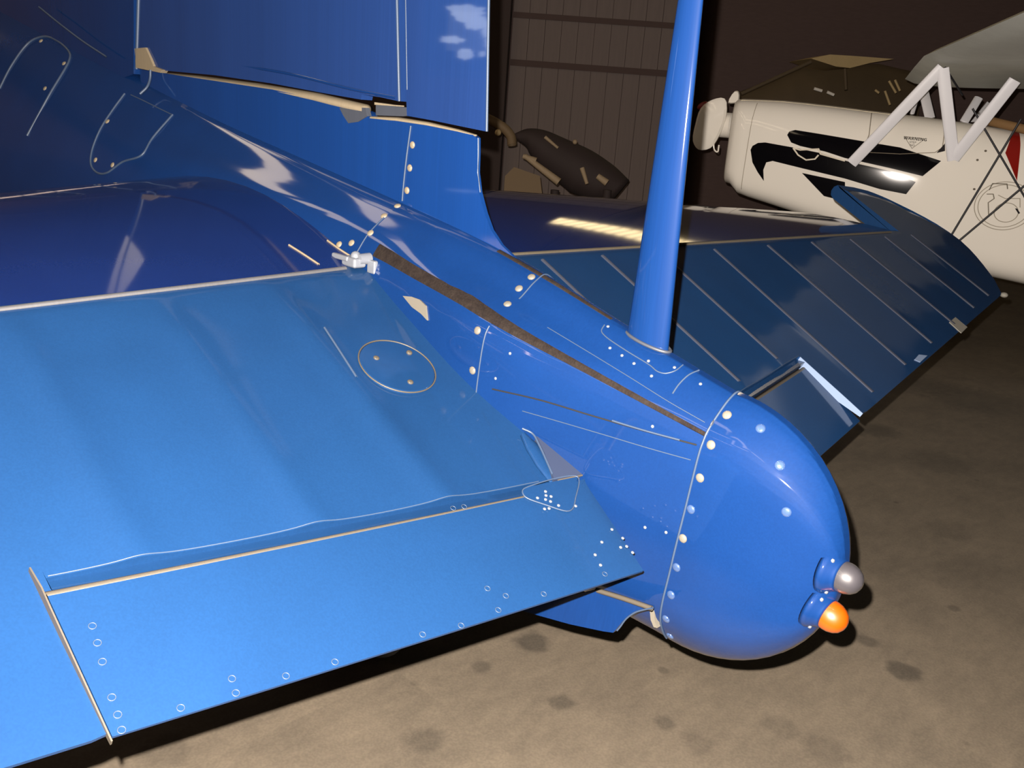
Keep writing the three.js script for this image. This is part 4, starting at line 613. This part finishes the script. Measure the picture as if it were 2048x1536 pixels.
for (let i = 0; i < 2; i++) ceilingLight(-10.5, 2 + i * 3.2, 2.6, 0.5, 7, [1, 0.72, 0.55], i ? 'added unseen fill lamp by the left hangar wall, farther from the added window' : 'added unseen fill lamp by the left hangar wall, nearer the added window');  // added to lift the warm ambient light

function wallLight(x, y, w, h, level, col, label) {
  const c = room(x, y, -12.55), o = thing('strip_light', label, 'lamp', c.toArray(), yaw);
  part('housing', new RoundedBoxGeometry(w + 0.1, h + 0.1, 0.08, 2, 0.02).translate(0, 0, -0.05), M.housing, o);
  const n = Math.max(2, Math.round(w / 0.16));
  for (let i = 0; i < n; i++) part('louver_slat', new THREE.BoxGeometry(0.035, h, 0.03).rotateZ(0.35).translate(-w / 2 + (i + 0.5) * w / n, 0, 0.02), M.housing, o);
  part('diffuser', new THREE.BoxGeometry(w, h, 0.02), new THREE.MeshStandardMaterial({ color: 0x000000, emissive: new THREE.Color(...col), emissiveIntensity: level, roughness: 0.6 }), o);
  const L = new THREE.RectAreaLight(new THREE.Color(...col), level * 0.4, w, h), p = room(x, y, -12.49); L.position.copy(p); L.rotation.y = yaw + Math.PI; scene.add(L);
}
wallLight(2.6, 5.05, 4.0, 0.42, 4.2, [1, 0.76, 0.40], 'yellow strip lamp high on the back wall above the sheet door');
{ // added unseen window: glowing patches shaped to give the rudder its pale reflections
  const w = new THREE.Group(); w.name = 'added_window_1'; w.userData = { kind: 'structure' }; w.position.copy(room(-13.99, 2.55, -0.5)); w.rotation.y = yaw + Math.PI / 2; scene.add(w);
  part('added_window_frame', mergeGeometries([[0, 0.62, 1.3, 0.06], [0, -0.62, 1.3, 0.06], [0.62, 0, 0.06, 1.3], [-0.62, 0, 0.06, 1.3]].map(([x, y, a, b]) => new RoundedBoxGeometry(a, b, 0.06, 2, 0.01).translate(x, y, 0))), M.housing, w);
  part('pane', new THREE.BoxGeometry(1.2, 1.2, 0.01), M.murk, w);
  const glow = new THREE.MeshStandardMaterial({ color: 0x000000, emissive: new THREE.Color(0.88, 0.95, 1), emissiveIntensity: 4.5 });
  for (const [z, y, rz, ry, k] of [[-0.5, 2.83, 0.2, 0.13, 1], [-0.66, 2.89, 0.12, 0.05, 2], [-0.38, 2.70, 0.12, 0.11, 3], [-0.25, 2.6, 0.055, 0.13, 4], [-0.21, 2.4, 0.035, 0.12, 5], [-0.66, 2.42, 0.18, 0.055, 6], [-0.46, 2.22, 0.12, 0.09, 7], [-0.25, 2.23, 0.035, 0.045, 8]]) {
    const pts = Array.from({ length: 40 }, (_, i) => { const a = i / 20 * Math.PI, q = 1 + 0.9 * fbm(Math.cos(a) * 2.2 + k * 5, Math.sin(a) * 2.2, k, 4); return [-(z + 0.5) + Math.cos(a) * rz * q, y - 2.55 + Math.sin(a) * ry * q]; });
    part('glow_patch', plate(pts, (u, v, o) => V(u, v, o), 0.004, 0.009), glow, w);
  }
  const L = new THREE.RectAreaLight(new THREE.Color(0.88, 0.95, 1), 0.6, 0.5, 0.6); L.position.copy(room(-13.93, 2.55, -0.5)); L.rotation.y = yaw - Math.PI / 2; scene.add(L);
}
renderer.render(scene, camera);
